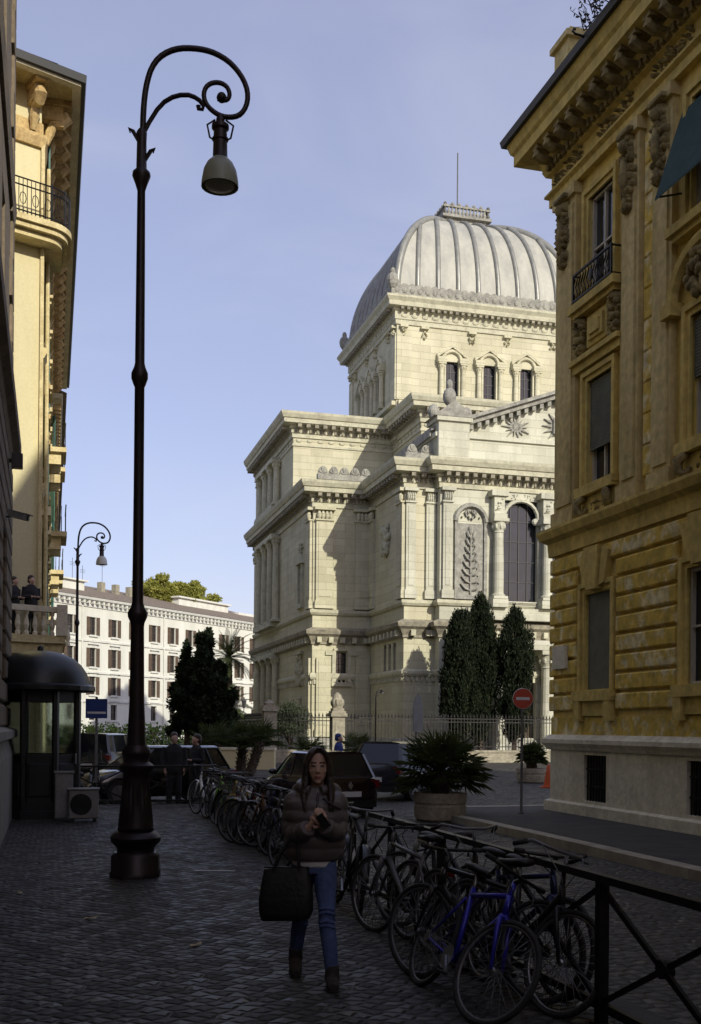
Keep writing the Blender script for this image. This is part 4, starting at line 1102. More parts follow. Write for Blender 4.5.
def yellow2():
    t = thing('ochre_townhouse', 'second yellow palazzo further down the street with ribbed eaves', 'building', S(-.3,62.5,GZ), ANG)
    L, W, HT = 46.0, 10.0, 19.7
    M = frame((0,0),(0,L)); bs = [2.0+k*3.5 for k in range(13)]; fl = [5.4,9.4,13.2,17.0]
    hs = [(b-.55,b+.55,z,z+2.1) for b in bs for z in fl]
    w = MB(); w.M = M; w.wall(0,L,0,HT,hs,.3); w.M = frame((-W,0),(0,0)); w.wall(0,W,0,HT); w.M = frame((0,L),(-W,L)); w.wall(0,W,0,HT); w.M = frame((-W,L),(-W,0)); w.wall(0,L,0,HT)
    w.build('wall', 'butter', t, recalc=False)
    for b in bs:
        for j, z in enumerate(fl):
            window(t, M, b, z, 1.1, 2.1)
            s = MB(); s.M = M; s.box(b-.72,b-.55,-.12,0,z-.1,z+2.3); s.box(b+.55,b+.72,-.12,0,z-.1,z+2.3); s.box(b-.85,b+.85,-.3,0,z+2.3,z+2.5); s.box(b-.8,b+.8,-.25,0,z-.25,z-.1)
            s.build('window_surround', 'butter_trim', t)
            h = MB(); h.M = M @ T((b-.62,-.12,0)) @ Matrix.Rotation(R(30),4,'Z'); h.box(-.55,0,-.03,.02,z,z+2.1)
            h.M = M @ T((b+.62,-.12,0)) @ Matrix.Rotation(R(-30),4,'Z'); h.box(0,.55,-.03,.02,z,z+2.1); h.build('shutter', 'shutter_green', t)
    path = [(-W,0),(0,0),(0,L)]
    b = MB(); b.sweep(path, [(0,HT-.8),(.2,HT-.7),(.3,HT-.2),(.75,HT-.1),(.8,HT+.15),(0,HT+.2)]); b.build('cornice', 'cream_trim', t)
    b = MB(); b.blocks(path, .1, .7, HT-.45, HT-.12, .3, .8); b.build('eaves_bracket', 'orange_stone', t)
    for z in (4.6,8.6,12.5,16.3):
        b = MB(); b.sweep(path, [(0,z),(.2,z),(.2,z+.2),(0,z+.25)]); b.build('string_course', 'butter_trim', t)
    r = MB(); r.prism([(-W,HT+.2),(1.0,HT+.2),(-W/2,HT+2.6)], -.8, L+.8); r.build('roof', 'roof_tile', t)
yellow2()

# ================================================================== white palazzo far down
def white():
    x0 = Vector((-37.4,135.0)); d = Vector((.48,.877)).normalized(); L, W, HT = 62.0, 20.0, 18.4
    t = thing('white_palazzo', 'long white sunlit palazzo with rows of brown shuttered windows and tiled roof', 'building', (x0.x,x0.y,GZ), math.atan2(d.y,d.x))
    P = [(0,W),(0,0),(L,0),(L,W)]
    M = frame((0,0),(L,0)); M0 = frame((0,W),(0,0))
    bs = [4.15+4.15*k for k in range(14)]; fl = [(13.6,2.3),(9.5,2.4),(5.9,2.3),(2.6,2.0)]
    hs = [(b-.6,b+.6,z,z+h) for b in bs for z,h in fl]+[(b-.8,b+.8,.1,1.7) for b in bs]
    h0 = [(b-.6,b+.6,z,z+h) for b in (3.5,8,12.5,17) for z,h in fl]
    w = MB(); w.M = M; w.wall(0,L,0,HT,hs,.35); w.M = M0; w.wall(0,W,0,HT,h0,.35)
    w.M = frame((L,0),(L,W)); w.wall(0,W,0,HT); w.M = frame((L,W),(0,W)); w.wall(0,L,0,HT); w.build('wall', 'white_stucco', t, recalc=False)
    sm = None
    for F_, B_ in ((M,bs),(M0,(3.5,8,12.5,17))):
        for b in B_:
            for z, h in fl:
                window(t, F_, b, z, 1.2, h, fm='shutter_brown')
                if z > 3:
                    for sg in (-1,1):
                        s = MB(); s.M = F_; xa = b-1.22 if sg < 0 else b+.62
                        s.box(xa,xa+.6,-.1,-.03,z-.02,z+h)
                        for k in range(int(h/.16)): s.box(xa+.07,xa+.53,-.12,-.1,z+.08+k*.16,z+.16+k*.16)
                        s.build('shutter', 'shutter_brown', t)
                s = MB(); s.M = F_
                s.box(b-.8,b+.8,-.2,0,z-.25,z-.05)
                if z < 13:
                    s.box(b-.66,b+.66,-.08,0,z+h+.02,z+h+.45); s.box(b-1.0,b+1.0,-.28,0,z+h+.45,z+h+.62)
                s.build('window_surround', 'white_trim', t)
    for b in bs:
        q = MB(); q.M = M; q.box(b-.8,b+.8,.3,.34,.1,1.7); q.build('cellar_door', 'shutter_brown', t)
    path = [(0,W),(0,0),(L,0)]
    for z in (4.9,8.6,12.7,):
        b = MB(); b.sweep(path, [(0,z),(.16,z),(.16,z+.25),(0,z+.3)]); b.build('string_course', 'white_trim', t)
    b = MB(); b.M = M
    for k in range(22):
        for j in range(2): b.cbox(0,.9 if (k+j)%2 else .6,-.1,0,.2+k*.82,.2+k*.82+.76,.03)
    b.build('quoin', 'white_trim', t)
    for x in (6.2,22.8,39.4):
        q = MB(); q.M = M; q.tube([(x,-.15,.5),(x,-.15,HT-.6)], .09, 6); q.build('drainpipe', 'white_trim', t)
    b = MB(); b.sweep(path, [(0,HT-1.3),(.15,HT-1.25),(.2,HT-.8),(.9,HT-.4),(1.0,HT-.1),(0,HT)]); b.build('cornice', 'white_trim', t)
    b = MB(); b.blocks(path, .15, .75, HT-.85, HT-.5, .3, .9); b.build('modillions', 'white_trim', t)
    r = MB(); e = 1.0; z = HT-.05; zr = HT+3.2
    r.add([(-e,W+e,z),(-e,-e,z),(L+e,-e,z),(L+e,W+e,z),(W/2,W/2,zr),(L-W/2,W/2,zr)], [(0,1,4),(1,2,5,4),(2,3,5),(3,0,4,5),(0,3,2,1)])
    rf = r.build('roof', 'roof_tile', t)
    a = MB(); a.box(34,47,6,14,HT+1.2,HT+3.1); a.box(33.6,47.4,5.6,14.4,HT+3.1,HT+3.35); a.box(50,57,6,13,HT+1.0,HT+2.4)
    a.build('attic', 'white_trim', rf)
    a = MB(); a.box(3,11,4,13,HT+.6,HT+2.6); a.box(2.6,11.4,3.6,13.4,HT+2.6,HT+2.8); a.build('attic', 'white_stucco', rf)
    a = MB()
    for x, h in ((13,3.4),(15,2.6),(19,4.0),(33,3.0)):
        a.tube([(x,8,HT+2),(x,8,HT+2+h+1)], .04, 4)
        for k in range(3): a.bar((x-.5,8,HT+2+h+.2*k),(x+.5,8,HT+2+h+.2*k),.03)
    a.build('aerial', 'iron', rf)
    r = MB()
    for x in (17,20,23): r.box(x-.4,x+.4,6,6.8,HT+1.5,HT+3.4)
    r.build('chimney', 'pier_stone', rf)
    return t, d, x0
wt, wd, wx0 = white()
# ================================================================== ground
def sheet(name, pts, z, m):
    b = MB(); b.add([(x,y,z) for x,y in pts], [tuple(range(len(pts)))])
    return structure(b.build(name, m))
def sheetS(name, ab, z, m): return sheet(name, [tuple(S(a,b).xy) for a,b in ab], z, m)
sheet('ground', [(-2500,-2500),(2500,-2500),(2500,2500),(-2500,2500)], GZ-.012, 'earth')
sheetS('road', [(-60,-60),(70,-60),(70,170),(-60,170)], GZ-.004, 'cobble_road')
def solidS(name, ab, z0, z1, m):
    b = MB(); b.prism([tuple(S(a,c).xy) for a,c in ab], z0, z1, 'z'); return structure(b.build(name, m))
FENA, FENB = 3.09, 24.0
solidS('pavement', [(-.7,-14),(3.3,-14),(3.3,24.2),(-14,24.2),(-14,23.0),(-.7,23.0)], GZ-.02, 0, 'cobble_pavement')
def kerb_path(name, path, w=.26, m='kerbstone'):
    n = len(path); b = MB(); P = [Vector(p) for p in path]
    for i in range(n-1):
        d = P[i+1]-P[i]; L = d.length; d.normalize(); nn = Vector((d.y,-d.x)); k = max(1,round(L/1.1))
        for j in range(k):
            a0 = P[i]+d*(L*j/k+.006); a1 = P[i]+d*(L*(j+1)/k-.006); jit = random.uniform(-.006,.006)
            c = [S(*(a0)),S(*(a1)),S(*(a1+nn*w)),S(*(a0+nn*w))]
            b.add([(q.x,q.y,GZ-.02) for q in c]+[(q.x,q.y,.006+jit) for q in c], [(0,1,2,3),(4,5,6,7),(0,1,5,4),(1,2,6,5),(2,3,7,6),(3,0,4,7)])
    return structure(b.build(name, m))
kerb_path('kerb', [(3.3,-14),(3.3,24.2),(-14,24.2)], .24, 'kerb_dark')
corner = [(7.95+.9-.9*math.cos(t*math.pi/16), 21.9+.9*math.sin(t*math.pi/16)) for t in range(9)]
solidS('sidewalk', [(10.4,-14),(10.4,21.8),(40,21.8),(40,22.8)]+corner[::-1]+[(7.95,-14)], GZ-.02, 0, 'asphalt')
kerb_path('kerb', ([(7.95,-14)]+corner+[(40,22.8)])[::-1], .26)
solidS('ground', [(12,58),(46,58),(46,61.5),(12,61.5)], GZ-.02, GZ+.06, 'earth')
tag(MB().box(-.24,.24,-.06,.06,0,.006).build('drain_cover', 'ac_grey', None, loc=(-1.6,13.1,.003)), 'pale metal drainage strip set in the cobbles beside the lamp base', 'drain cover')
for i, (x, y, rz) in enumerate(((-2.3,9.75,.6),(-3.35,11.2,2.0),(-1.2,8.6,1.1),(-.9,11.6,2.6))):
    l = MB(); l.add([(-.06,0,.012),(-.02,.035,.02),(.05,.02,.012),(.085,0,.03),(.05,-.025,.014),(-.02,-.03,.022)], [(0,1,2,3),(0,3,4,5)])
    o = l.build('fallen_leaf', 'leaf_dead', None, loc=(x,y,0)); o.rotation_euler = (0,0,rz)
    tag(o, ('pale dead leaf lying on open cobbles well in front of the lamp','pale dead leaf on cobbles close to the dark building base','dead leaf on the cobbles beside the handbag','dead leaf on cobbles halfway between lamp base and the bicycles')[i], 'leaf')
gutter = []
# ================================================================== street lamps
SC = 12.6/F
def lamp_meshes():
    def zz(y): return (765-.9*(y-113))*SC
    b = MB()
    b.lathe([(.30,0),(.30,.06),(.285,.08),(.285,.24),(.25,.28)], n=8, rot=math.pi/8)
    b.lathe([(.22,.26),(.21,.3),(.22,.34),(.28,.40),(.29,.45),(.25,.5),(.2,.52),(.215,.56)], n=20)
    base = b
    c = MB()
    n = 20; prof = [(.205,.54),(.19,.7),(.165,.95),(.15,1.1),(.15,1.18),(.19,1.22),(.2,1.27),(.15,1.31),(.145,1.36),(.165,1.39),(.165,1.44),(.125,1.5)]
    v = []
    for r, z in prof:
        for k in range(n*2):
            t = math.pi*k/n; q = r*(1-.09*(k % 2) if .6 < z < 1.12 else 1); v.append((q*math.cos(t), q*math.sin(t), z))
    m = n*2
    c.add(v, [(i*m+k, i*m+(k+1)%m, (i+1)*m+(k+1)%m, (i+1)*m+k) for i in range(len(prof)-1) for k in range(m)]+[tuple(range(m))])
    col_ = c
    s = MB()
    s.lathe([(.11,1.48),(.085,2.0),(.075,2.85),(.08,2.9),(.11,2.97),(.115,3.02),(.08,3.08),(.064,3.14),(.058,4.4),(.056,5.6),(.07,5.63),(.095,5.7),(.095,5.76),(.066,5.83),(.055,5.88),(.05,7.0),(.045,7.85),(.07,7.93),(.105,8.02),(.1,8.06),(.06,8.1),(.055,8.4),(.06,8.52),(.035,8.56)], n=16)
    for sg, z in ((-1,8.55),(1,8.33)):
        s.tube([(sg*.04,0,z-.12),(sg*.1,0,z-.02),(sg*.15,0,z+.01),(sg*.13,0,z-.04)], [.024,.024,.018,.008], 7)
    sh = s
    a = MB()
    X = lambda x, y: ((x-143)*SC, 0, (878-y)*SC)
    pts = [X(144,134),X(144.3,115),X(145.5,97),X(148,82),X(152,69),X(159,58.5),X(169,51.5),X(180,47.8),X(192.5,47),X(205,48),X(216,51),X(228,57.5),X(237,66),X(244,76),X(248,87),X(248,98),X(244.5,107),X(239,112.5),X(231,114.5),X(223,114),X(216,111),X(209,105.5),X(205,99),X(204,92),X(206,85.5),X(210.5,81.5),X(216,80),X(222,80.5),X(227,83.5),X(229.5,88),X(230,93),X(228,97),X(223,98),X(219.5,95.5)]
    pts = smoothpath(pts, 1); nn = len(pts); a.tube(pts, [.035-.01*i/nn for i in range(nn-3)]+[.03,.036,.042], 10)
    a.ball(X(222,95), .06, 8, 6)
    a.tube([X(145.5,133),X(150,124),X(158,110.5),X(165,102.5),X(173,97.3),X(181,94.7),X(189,94.2),X(195,96),X(200,99),X(204,104),X(203,108),X(199,107.5),X(199,104.5)], [.027]*9+[.024,.022,.024,.03], 8)
    arm = a
    h = MB(); x0 = (221-143)*SC
    h.lathe([(.03,zz(113)),(.05,zz(117)),(.05,zz(121)),(.1,zz(124)),(.1,zz(128)),(.075,zz(130)),(.08,zz(138)),(.095,zz(139)),(.095,zz(141)),(.08,zz(142)),(.085,zz(160)),(.1,zz(163))], (x0,0,0), 14)
    for sg in (-1,1): h.tube([(x0+sg*.06,0,zz(118)),(x0+sg*.15,0,zz(124)),(x0+sg*.12,0,zz(138)),(x0+sg*.08,0,zz(140))], .012, 5)
    fit = h
    g = MB(); g.lathe([(.1,zz(162)),(.15,zz(167)),(.19,zz(175)),(.21,zz(186)),(.215,zz(193)),(.2,zz(193)),(.19,zz(184)),(.14,zz(170))], (x0,0,0), 20)
    u = MB(); u.lathe([(.19,zz(191.5)),(.15,zz(193.5)),(.05,zz(194.5))], (x0,0,0), 16)
    return [('base',base,'lamp_iron'),('fluted_column',col_,'lamp_iron'),('shaft',sh,'lamp_iron'),('scroll_arm',arm,'lamp_iron'),('lamp_head',fit,'lamp_iron')], g, u
LM, LG, LU = lamp_meshes()
def lamp(x, y, z, label, white=False, rz=ANG*.3):
    t = thing('street_lamp', label, 'street lamp', (x,y,z), rz, 'wrought iron crook street lamps')
    for n, m, ma in LM:
        o = m.build(n, ma, t, smooth=True, angle=45)
        if n == 'lamp_head':
            LG.build('shade', 'lamp_white' if white else 'lamp_bell', o, smooth=True, angle=50); LU.build('diffuser', 'lamp_glass', o, smooth=True)
    return t
lamp(-2.45,12.6,0,'tall dark crook street lamp with bell shade standing on the cobbles, largest of its kind')
lamp(-10.35,41.5,GZ,'crook street lamp with white bell shade down the street past the kiosk', True)
# ================================================================== kiosk
def kiosk():
    t = thing('guard_kiosk', 'dark domed guard kiosk with large glass panes on the pavement corner', 'kiosk', (-5.9,20.9,0), ANG)
    n = 8; ro = math.pi/8
    b = MB(); b.lathe([(.86,0),(.86,.14),(.8,.16),(.8,.3)], n=n, rot=ro); b.build('base', 'kiosk_paint', t)
    r = .74
    V = [(r*math.cos(2*math.pi*k/n+ro), r*math.sin(2*math.pi*k/n+ro)) for k in range(n)]
    b = MB()
    for x, y in V: b.lathe([(.065,.3),(.065,2.36)], (x,y,0), 6)
    b.build('post', 'kiosk_paint', t)
    for k in range(n):
        a = Vector((*V[k],0)); c = Vector((*V[(k+1)%n],0))
        p = MB(); p.M = frame(a.xy, c.xy); L = (c-a).length
        p.box(0,L,-.0,.04,.3,1.12); p.cbox(.08,L-.08,-.03,0,.4,1.02,.02); p.box(0,L,-.02,.05,1.12,1.18)
        p.build('panel', 'kiosk_paint', t)
        p = MB(); p.M = frame(a.xy, c.xy); p.box(0,L,-.0,.04,2.16,2.36); p.build('transom', 'kiosk_paint', t)
        g = MB(); g.M = frame(a.xy, c.xy); g.box(.06,L-.06,.01,.025,1.18,2.16); g.build('pane', 'glass_clear', t)
    b = MB(); b.lathe([(.98,2.36),(1.02,2.38),(1.02,2.46),(.93,2.5)], n=24); b.build('brim', 'kiosk_paint', t)
    b = MB(); b.lathe([(.93,2.48),(.91,2.58),(.86,2.72),(.76,2.87),(.62,2.99),(.42,3.08),(.2,3.125),(.06,3.14),(.06,3.2),(.02,3.24)], n=32); b.build('dome_roof', 'kiosk_paint', t, smooth=True, angle=50)
    b = MB(); b.box(-.28,.28,-.2,.2,1.0,1.04); b.box(-.05,.05,-.05,.05,.3,1.0); b.build('desk', 'wood_white', t)
    d = MB(); d.M = frame(V[6], V[7]); d.box(.46,.49,-.06,-.02,1.0,1.2); d.build('handle', 'steel', t)
kiosk()
def acunit():
    t = thing('air_conditioner', 'small grey outdoor air conditioning unit standing on the cobbles beside the kiosk', 'air conditioner', (-4.78,19.75,0), ANG)
    b = MB(); b.cbox(-.26,.26,-.16,.16,.06,.58,.02); b.box(-.28,.28,-.18,.18,.58,.6); b.build('casing', 'ac_grey', t)
    g = MB()
    for k in range(9): g.tube([(-.05+(.02+.02*k)*math.cos(j*math.pi/8),-.175,.32+(.02+.02*k)*math.sin(j*math.pi/8)) for j in range(16)], .005, 4, True)
    g.build('fan_grille', 'black_plastic', t)
    f = MB(); f.lathe([(.19,0),(.19,.01)], (-.05,-.163,.32), 20, (0,-1,0)); f.build('fan_opening', 'black_plastic', t)
    l = MB(); l.box(-.22,-.16,-.15,.15,0,.06); l.box(.16,.22,-.15,.15,0,.06); l.build('foot', 'black_plastic', t)
acunit()
def cabinet():
    t = thing('utility_cabinet', 'narrow pale metal cabinet between the kiosk and the air conditioner', 'cabinet', (-5.2,20.0,0), ANG)
    b = MB(); b.cbox(-.16,.16,-.14,.14,.04,.86,.015); b.box(-.18,.18,-.16,.16,.86,.89); b.build('body', 'ac_grey', t)
    b = MB(); b.box(-.13,.13,-.15,-.14,.1,.82); b.build('door', 'ac_grey', t)
    b = MB(); b.box(.08,.1,-.165,-.15,.45,.52); b.build('latch', 'black_plastic', t)
cabinet()
# ================================================================== signs
def no_entry():
    t = thing('no_entry_sign', 'round red no entry sign with white bar on a thin grey pole', 'road sign', (3.5,22.45,0), R(6))
    b = MB(); b.tube([(0,0,0),(0,0,2.56)], .028, 8); b.lathe([(.06,0),(.06,.03)], n=10); b.build('pole', 'sign_back', t)
    b = MB(); b.lathe([(.205,0),(.205,.012)], (0,-.04,2.35), 28, (0,-1,0)); b.build('disc', 'sign_red', t)
    b = MB(); b.box(-.14,.14,-.056,-.053,2.32,2.38); b.build('white_bar', 'sign_white', t)
    b = MB(); b.tube([(.205*math.cos(k*math.pi/14),-.045,2.35+.205*math.sin(k*math.pi/14)) for k in range(28)], .008, 4, True); b.build('rim', 'sign_white', t)
no_entry()
def back_sign():
    t = thing('turned_sign', 'grey sign plate seen almost edge on behind the large planter palm', 'road sign', (2.15,36,GZ), R(62))
    b = MB(); b.tube([(0,0,0),(0,0,2.9)], .035, 8); b.build('pole', 'sign_back', t)
    b = MB(); b.prism([(-.38,1.75),(.38,1.75),(.38,2.5),(.22,2.85),(0,2.98),(-.22,2.85),(-.38,2.5)], -.07, -.05); b.build('plate_back', 'sign_back', t)
back_sign()
def blue_sign():
    t = thing('blue_sign', 'small blue rectangular street sign with white stripe next to the kiosk', 'road sign', (-5.75,24.9,GZ), R(8))
    b = MB(); b.tube([(0,0,0),(0,0,2.5)], .03, 8); b.build('pole', 'sign_back', t)
    b = MB(); b.box(-.24,.24,-.05,-.035,2.02,2.46); b.build('plate', 'sign_blue', t)
    b = MB(); b.box(-.2,.21,-.054,-.05,2.12,2.17); b.build('white_stripe', 'sign_white', t)
blue_sign()
def candelabra():
    t = thing('ornate_lamp', 'ornate black lantern post with crown finial in front of the synagogue corner', 'street lamp', S(9.3,57,GZ), ANG)
    b = MB(); b.lathe([(.3,0),(.3,.5),(.16,.6),(.12,1.0),(.07,1.3),(.06,2.6),(.1,2.7),(.06,2.8)], n=10); b.build('post', 'iron', t, smooth=True, angle=40)
    for k in range(3):
        q = 2*math.pi*k/3; c_, s_ = math.cos(q), math.sin(q)
        b = MB(); b.tube([(0,0,2.6),(.25*c_,.25*s_,2.5),(.45*c_,.45*s_,2.65),(.45*c_,.45*s_,2.85)], .025, 6); o = b.build('arm', 'iron', t)
        b = MB(); b.lathe([(.07,2.85),(.13,3.2),(.15,3.22),(.05,3.35),(.02,3.42)], (.45*c_,.45*s_,0), 6); b.build('lantern', 'lamp_glass', o)
    b = MB(); b.lathe([(.08,2.8),(.15,3.2),(.17,3.24),(.06,3.42),(.02,3.6)], n=6); b.build('lantern', 'lamp_glass', t)
candelabra()
def thin_post():
    t = thing('thin_lamp_post', 'thin dark hooked lamp post beside the gate pier', 'street lamp', S(16.2,54.5,GZ), ANG)
    b = MB(); b.tube([(0,0,0),(0,0,3.4),(.05,0,3.7),(.2,0,3.85),(.32,0,3.8)], .045, 8); b.build('post', 'iron', t, smooth=True)
    b = MB(); b.lathe([(.05,3.82),(.14,3.7),(.15,3.66),(.02,3.66)], (.34,0,0), 10); b.build('lamp_head', 'iron', t)
thin_post()
# ================================================================== planters, palms, trees
def rot_about(v, d, a): return Matrix.Rotation(a, 3, d) @ v
def fan_palm(b, c, n, L, fl, rr, up=.6):
    """fan fronds: petiole + fan of narrow folded leaflets"""
    for k in range(n):
        az = rr.uniform(0, 2*math.pi); el = R(rr.uniform(-25, 80))*up+R(10)
        d = Vector((math.cos(az)*math.cos(el), math.sin(az)*math.cos(el), math.sin(el)))
        p1 = Vector(c)+d*L*rr.uniform(.75,1.1)-Vector((0,0,.06*L))
        b.tube([c, (Vector(c)+p1)/2+Vector((0,0,.07*L)), p1], [.014,.01,.008], 4)
        side = d.cross(Vector((0,0,1))).normalized(); nn = side.cross(d)
        for j in range(13):
            a = R(-115+230*j/12)
            q = rot_about(d, nn, a); q = (q-Vector((0,0,.22))).normalized()
            w = q.cross(nn).normalized()*.018; e = p1+q*fl*(1-.25*abs(j-6)/6)*rr.uniform(.85,1.1)
            m_ = p1+q*fl*.5+Vector((0,0,.03))
            b.add([p1-w*.3, p1+w*.3, m_+w, e-Vector((0,0,.08*fl)), m_-w], [(0,1,2,3,4)])
def pinnate(b, c, n, L, rr, lo=-5, hi=80, droop=.55, fw=.3):
    for k in range(n):
        az = 2*math.pi*(k*.382+rr.uniform(-.03,.03)); el = R(lo+(hi-lo)*((k+.5)/n)+rr.uniform(-6,6))
        pts = []; p = Vector(c); d = Vector((math.cos(az)*math.cos(el), math.sin(az)*math.cos(el), math.sin(el)))
        ns = 14; Lk = L*rr.uniform(.8,1.08)
        for i in range(ns+1):
            pts.append(p.copy()); d = (d-Vector((0,0,droop/ns*(.4+1.6*i/ns)))).normalized(); p = p+d*Lk/ns
        b.tube(pts, [.02*(1-i/ns)+.005 for i in range(ns+1)], 4)
        for i in range(2, ns+1):
            dd = (pts[i]-pts[i-1]).normalized(); sd = dd.cross(Vector((0,0,1)))
            if sd.length < .05: sd = Vector((1,0,0))
            sd.normalize(); up = sd.cross(dd)
            for sub in (0,.33,.67):
                q = pts[i-1].lerp(pts[i], sub); w = dd*.012
                for sg in (-1,1):
                    fl = fw*math.sin(math.pi*(.12+.8*i/ns))*rr.uniform(.85,1.1)
                    e = q+(sd*sg*.8+dd*.55+up*.28-Vector((0,0,.12))).normalized()*fl
                    b.add([q-w, q+w, (q+e)/2+w*1.4, e, (q+e)/2-w*1.4], [(0,1,2,3,4)])
def planter(x, y, r, h, label, group, pl, seed, LL=.98):
    t = thing('stone_planter', label, 'planter', (x,y,GZ), 0, group)
    b = MB(); b.lathe([(r*.86,0),(r*.95,h*.06),(r*1.0,h*.3),(r*1.01,h*.52),(r*.97,h*.55),(r*.97,h*.62),(r*1.02,h*.65),(r*1.04,h*.9),(r*1.02,h),(r*.86,h),(r*.84,h*.88)], n=36); b.build('pot', 'planter_stone', t, smooth=True, angle=35)
    b = MB(); b.lathe([(r*.86,h*.85),(r*.4,h*.9),(.02,h*.93)], n=20); b.build('soil', 'soil', t)
    p = thing('potted_palm', pl, 'palm', (x,y,GZ+h*.9), 0)
    rr = random.Random(seed)
    b = MB(); b.lathe([(.15,-.05),(.19,.1),(.17,.3),(.12,.42)], n=10)
    for k in range(30):
        a = k*2.4; z = .02+.012*k; b.bar((.12*math.cos(a),.12*math.sin(a),z),(.2*math.cos(a),.2*math.sin(a),z+.09),.03)
    b.build('trunk', 'bark', p)
    b = MB(); fan_palm(b, (0,0,.4), 95, .62*LL/.98, .5*LL/.98, rr, .95); b.build('fronds', 'palm_leaf', p, recalc=False)
planter(1.83,22.3,.53,.56,'large round stone planter standing on the road beside the kerb','round stone planters','bushy palm with arching feathery fronds growing in the large planter by the kerb',4)
planter(6.35,38.5,.52,.5,'small far stone planter half hidden by the ochre building corner','round stone planters','small palm in the far planter by the ochre building',9,.6)
o = MB(); o.lathe([(.22,0),(.22,.05),(.16,.06),(.1,.45),(.05,.72),(.03,.74)], n=16); o.box(-.25,.25,-.25,.25,0,.035)
tag(o.build('traffic_cone', 'orange_plastic', None, loc=(6.35,35.2,GZ), smooth=True, angle=40), 'orange traffic cone at the corner of the ochre building', 'traffic cone')
for i, (x, y, h, lean, lb) in enumerate(((-5.2,41.5,1.25,.18,'low fan palm with leaning trunk next to the two standing men'),(-4.15,42.5,1.35,-.05,'low fan palm with straight trunk between two others behind the bicycles'),(-3.45,41.8,1.3,-.22,'low fan palm with trunk leaning outward beside the dark red hatchback'),(.25,50.5,.8,0,'low fan palm in front of the synagogue gate pier'),(-1.9,50,.7,.05,'low fan palm showing above the dark hatchback roof'))):
    t = thing('fan_palm', lb, 'palm', (x,y,GZ), 0, 'low fan palms by the road')
    rr = random.Random(40+i)
    b = MB(); b.tube([(lean*1.8,0,0),(lean*.8,0,h*.5),(0,0,h)], [.2,.17,.15], 10)
    for k in range(46):
        a = k*2.4; f_ = .1+.88*k/46; cx_ = lean*1.8*(1-f_)**1.3; b.bar((cx_+.13*math.cos(a),.13*math.sin(a),h*f_),(cx_+.24*math.cos(a),.24*math.sin(a),h*f_+.1),.04)
    b.build('trunk', 'bark', t)
    b = MB(); fan_palm(b, (0,0,h), 34, .62, .55, rr, .75); b.build('fronds', 'palm_leaf', t, recalc=False)
def leaves(b, c, r, n, size, rr, aspect=1.0, up=0.0, shell=.55):
    for _ in range(n):
        while True:
            p = Vector((rr.uniform(-1,1),rr.uniform(-1,1),rr.uniform(-1,1)))
            if p.length <= 1 and (p.length > shell or rr.random() < .35): break
        q = Vector((c[0]+p.x*r[0], c[1]+p.y*r[1], c[2]+p.z*r[2]))
        d = Vector((rr.gauss(0,1),rr.gauss(0,1),rr.gauss(0,1)))
        if up: d = d.normalized()*(1-up)+Vector((p.x*.4,p.y*.4,1))*up
        d.normalize(); s_ = d.cross(Vector((rr.gauss(0,1),rr.gauss(0,1),rr.gauss(0,1)))).normalized()
        L = size*rr.uniform(.6,1.3); w = s_*L*.38/aspect; d = d*L
        b.add([q, q+d*.45+w, q+d, q+d*.45-w], [(0,1,2,3)])
def cypress(x, y, h, r, label, seed, grp):
    t = thing('cypress_tree', label, 'tree', (x,y,GZ), 0, grp)
    rr = random.Random(seed)
    b = MB(); b.tube([(0,0,0),(0,0,1.4),(.03,.02,h*.6),(0,0,h*.92)], [.17,.14,.08,.02], 8)
    for k in range(24):
        a = k*2.4; z = 1.2+k*(h-2.4)/24; rad = r*.6*(1-(z/h)**2.2)
        b.tube([(0,0,z),(rad*.6*math.cos(a),rad*.6*math.sin(a),z+.4),(rad*math.cos(a),rad*math.sin(a),z+1.1)], [.04,.03,.01], 4)
    b.build('trunk', 'bark', t)
    b = MB()
    for k in range(250):
        f_ = rr.random()**.9; z = 1.55+f_*(h-2.3)
        rad = r*min(1,.5+f_*2.2)*(1 if f_ < .74 else max(.1,1-((f_-.74)/.3)**1.6))
        a = rr.uniform(0,2*math.pi); q = rad*rr.uniform(.3,.85)
        s_ = rr.uniform(.16,.27)
        leaves(b, (q*math.cos(a),q*math.sin(a),z), (s_,s_,s_*3.3), 125, .17, rr, 1.7, .75, .3)
    for k in range(7):
        a = k*2.4; q = r*.42*rr.random()
        leaves(b, (q*math.cos(a),q*math.sin(a),h-.75-rr.uniform(0,.5)), (.12,.12,.62), 110, .17, rr, 1.7, .85, .2)
    b.build('crown', 'cypress', t, recalc=False)
CG = 'cypresses inside the synagogue railings'
cypress(*S(22.75,59.6).xy, 8.9, 1.2, 'broad dark cypress of the group of three, on the gate pier side', 11, CG)
cypress(*S(24.3,60.2).xy, 9.9, 1.05, 'tallest dark cypress in the middle of the group of three', 12, CG)
cypress(*S(26.1,59.4).xy, 9.1, 1.2, 'dark cypress of the group of three, beside the ochre building corner', 13, CG)
def clump_tree(name, label, x, y, h, th, clumps, m, n, size, seed, group=None, tr=.2, aspect=1.2, z0=GZ, up=.1):
    t = thing(name, label, 'tree', (x,y,z0), 0, group); rr = random.Random(seed)
    b = MB(); b.tube([(0,0,0),(.05,0,th*.5),(0,.03,th)], [tr,tr*.8,tr*.6], 8)
    for c, r in clumps: b.tube([(0,0,th*.85),((c[0])*.5,c[1]*.5,(th+c[2])*.5),c], [tr*.5,tr*.3,.02], 5)
    b.build('trunk', 'bark', t)
    b = MB()
    for c, r in clumps:
        for k in range(7):
            p = Vector((rr.gauss(0,.45)*r[0],rr.gauss(0,.45)*r[1],rr.gauss(0,.45)*r[2])); s_ = rr.uniform(.35,.6)
            leaves(b, Vector(c)+p, (r[0]*s_,r[1]*s_,r[2]*s_), n//7, size, rr, aspect, up, .4)
    b.build('crown', m, t, recalc=False)
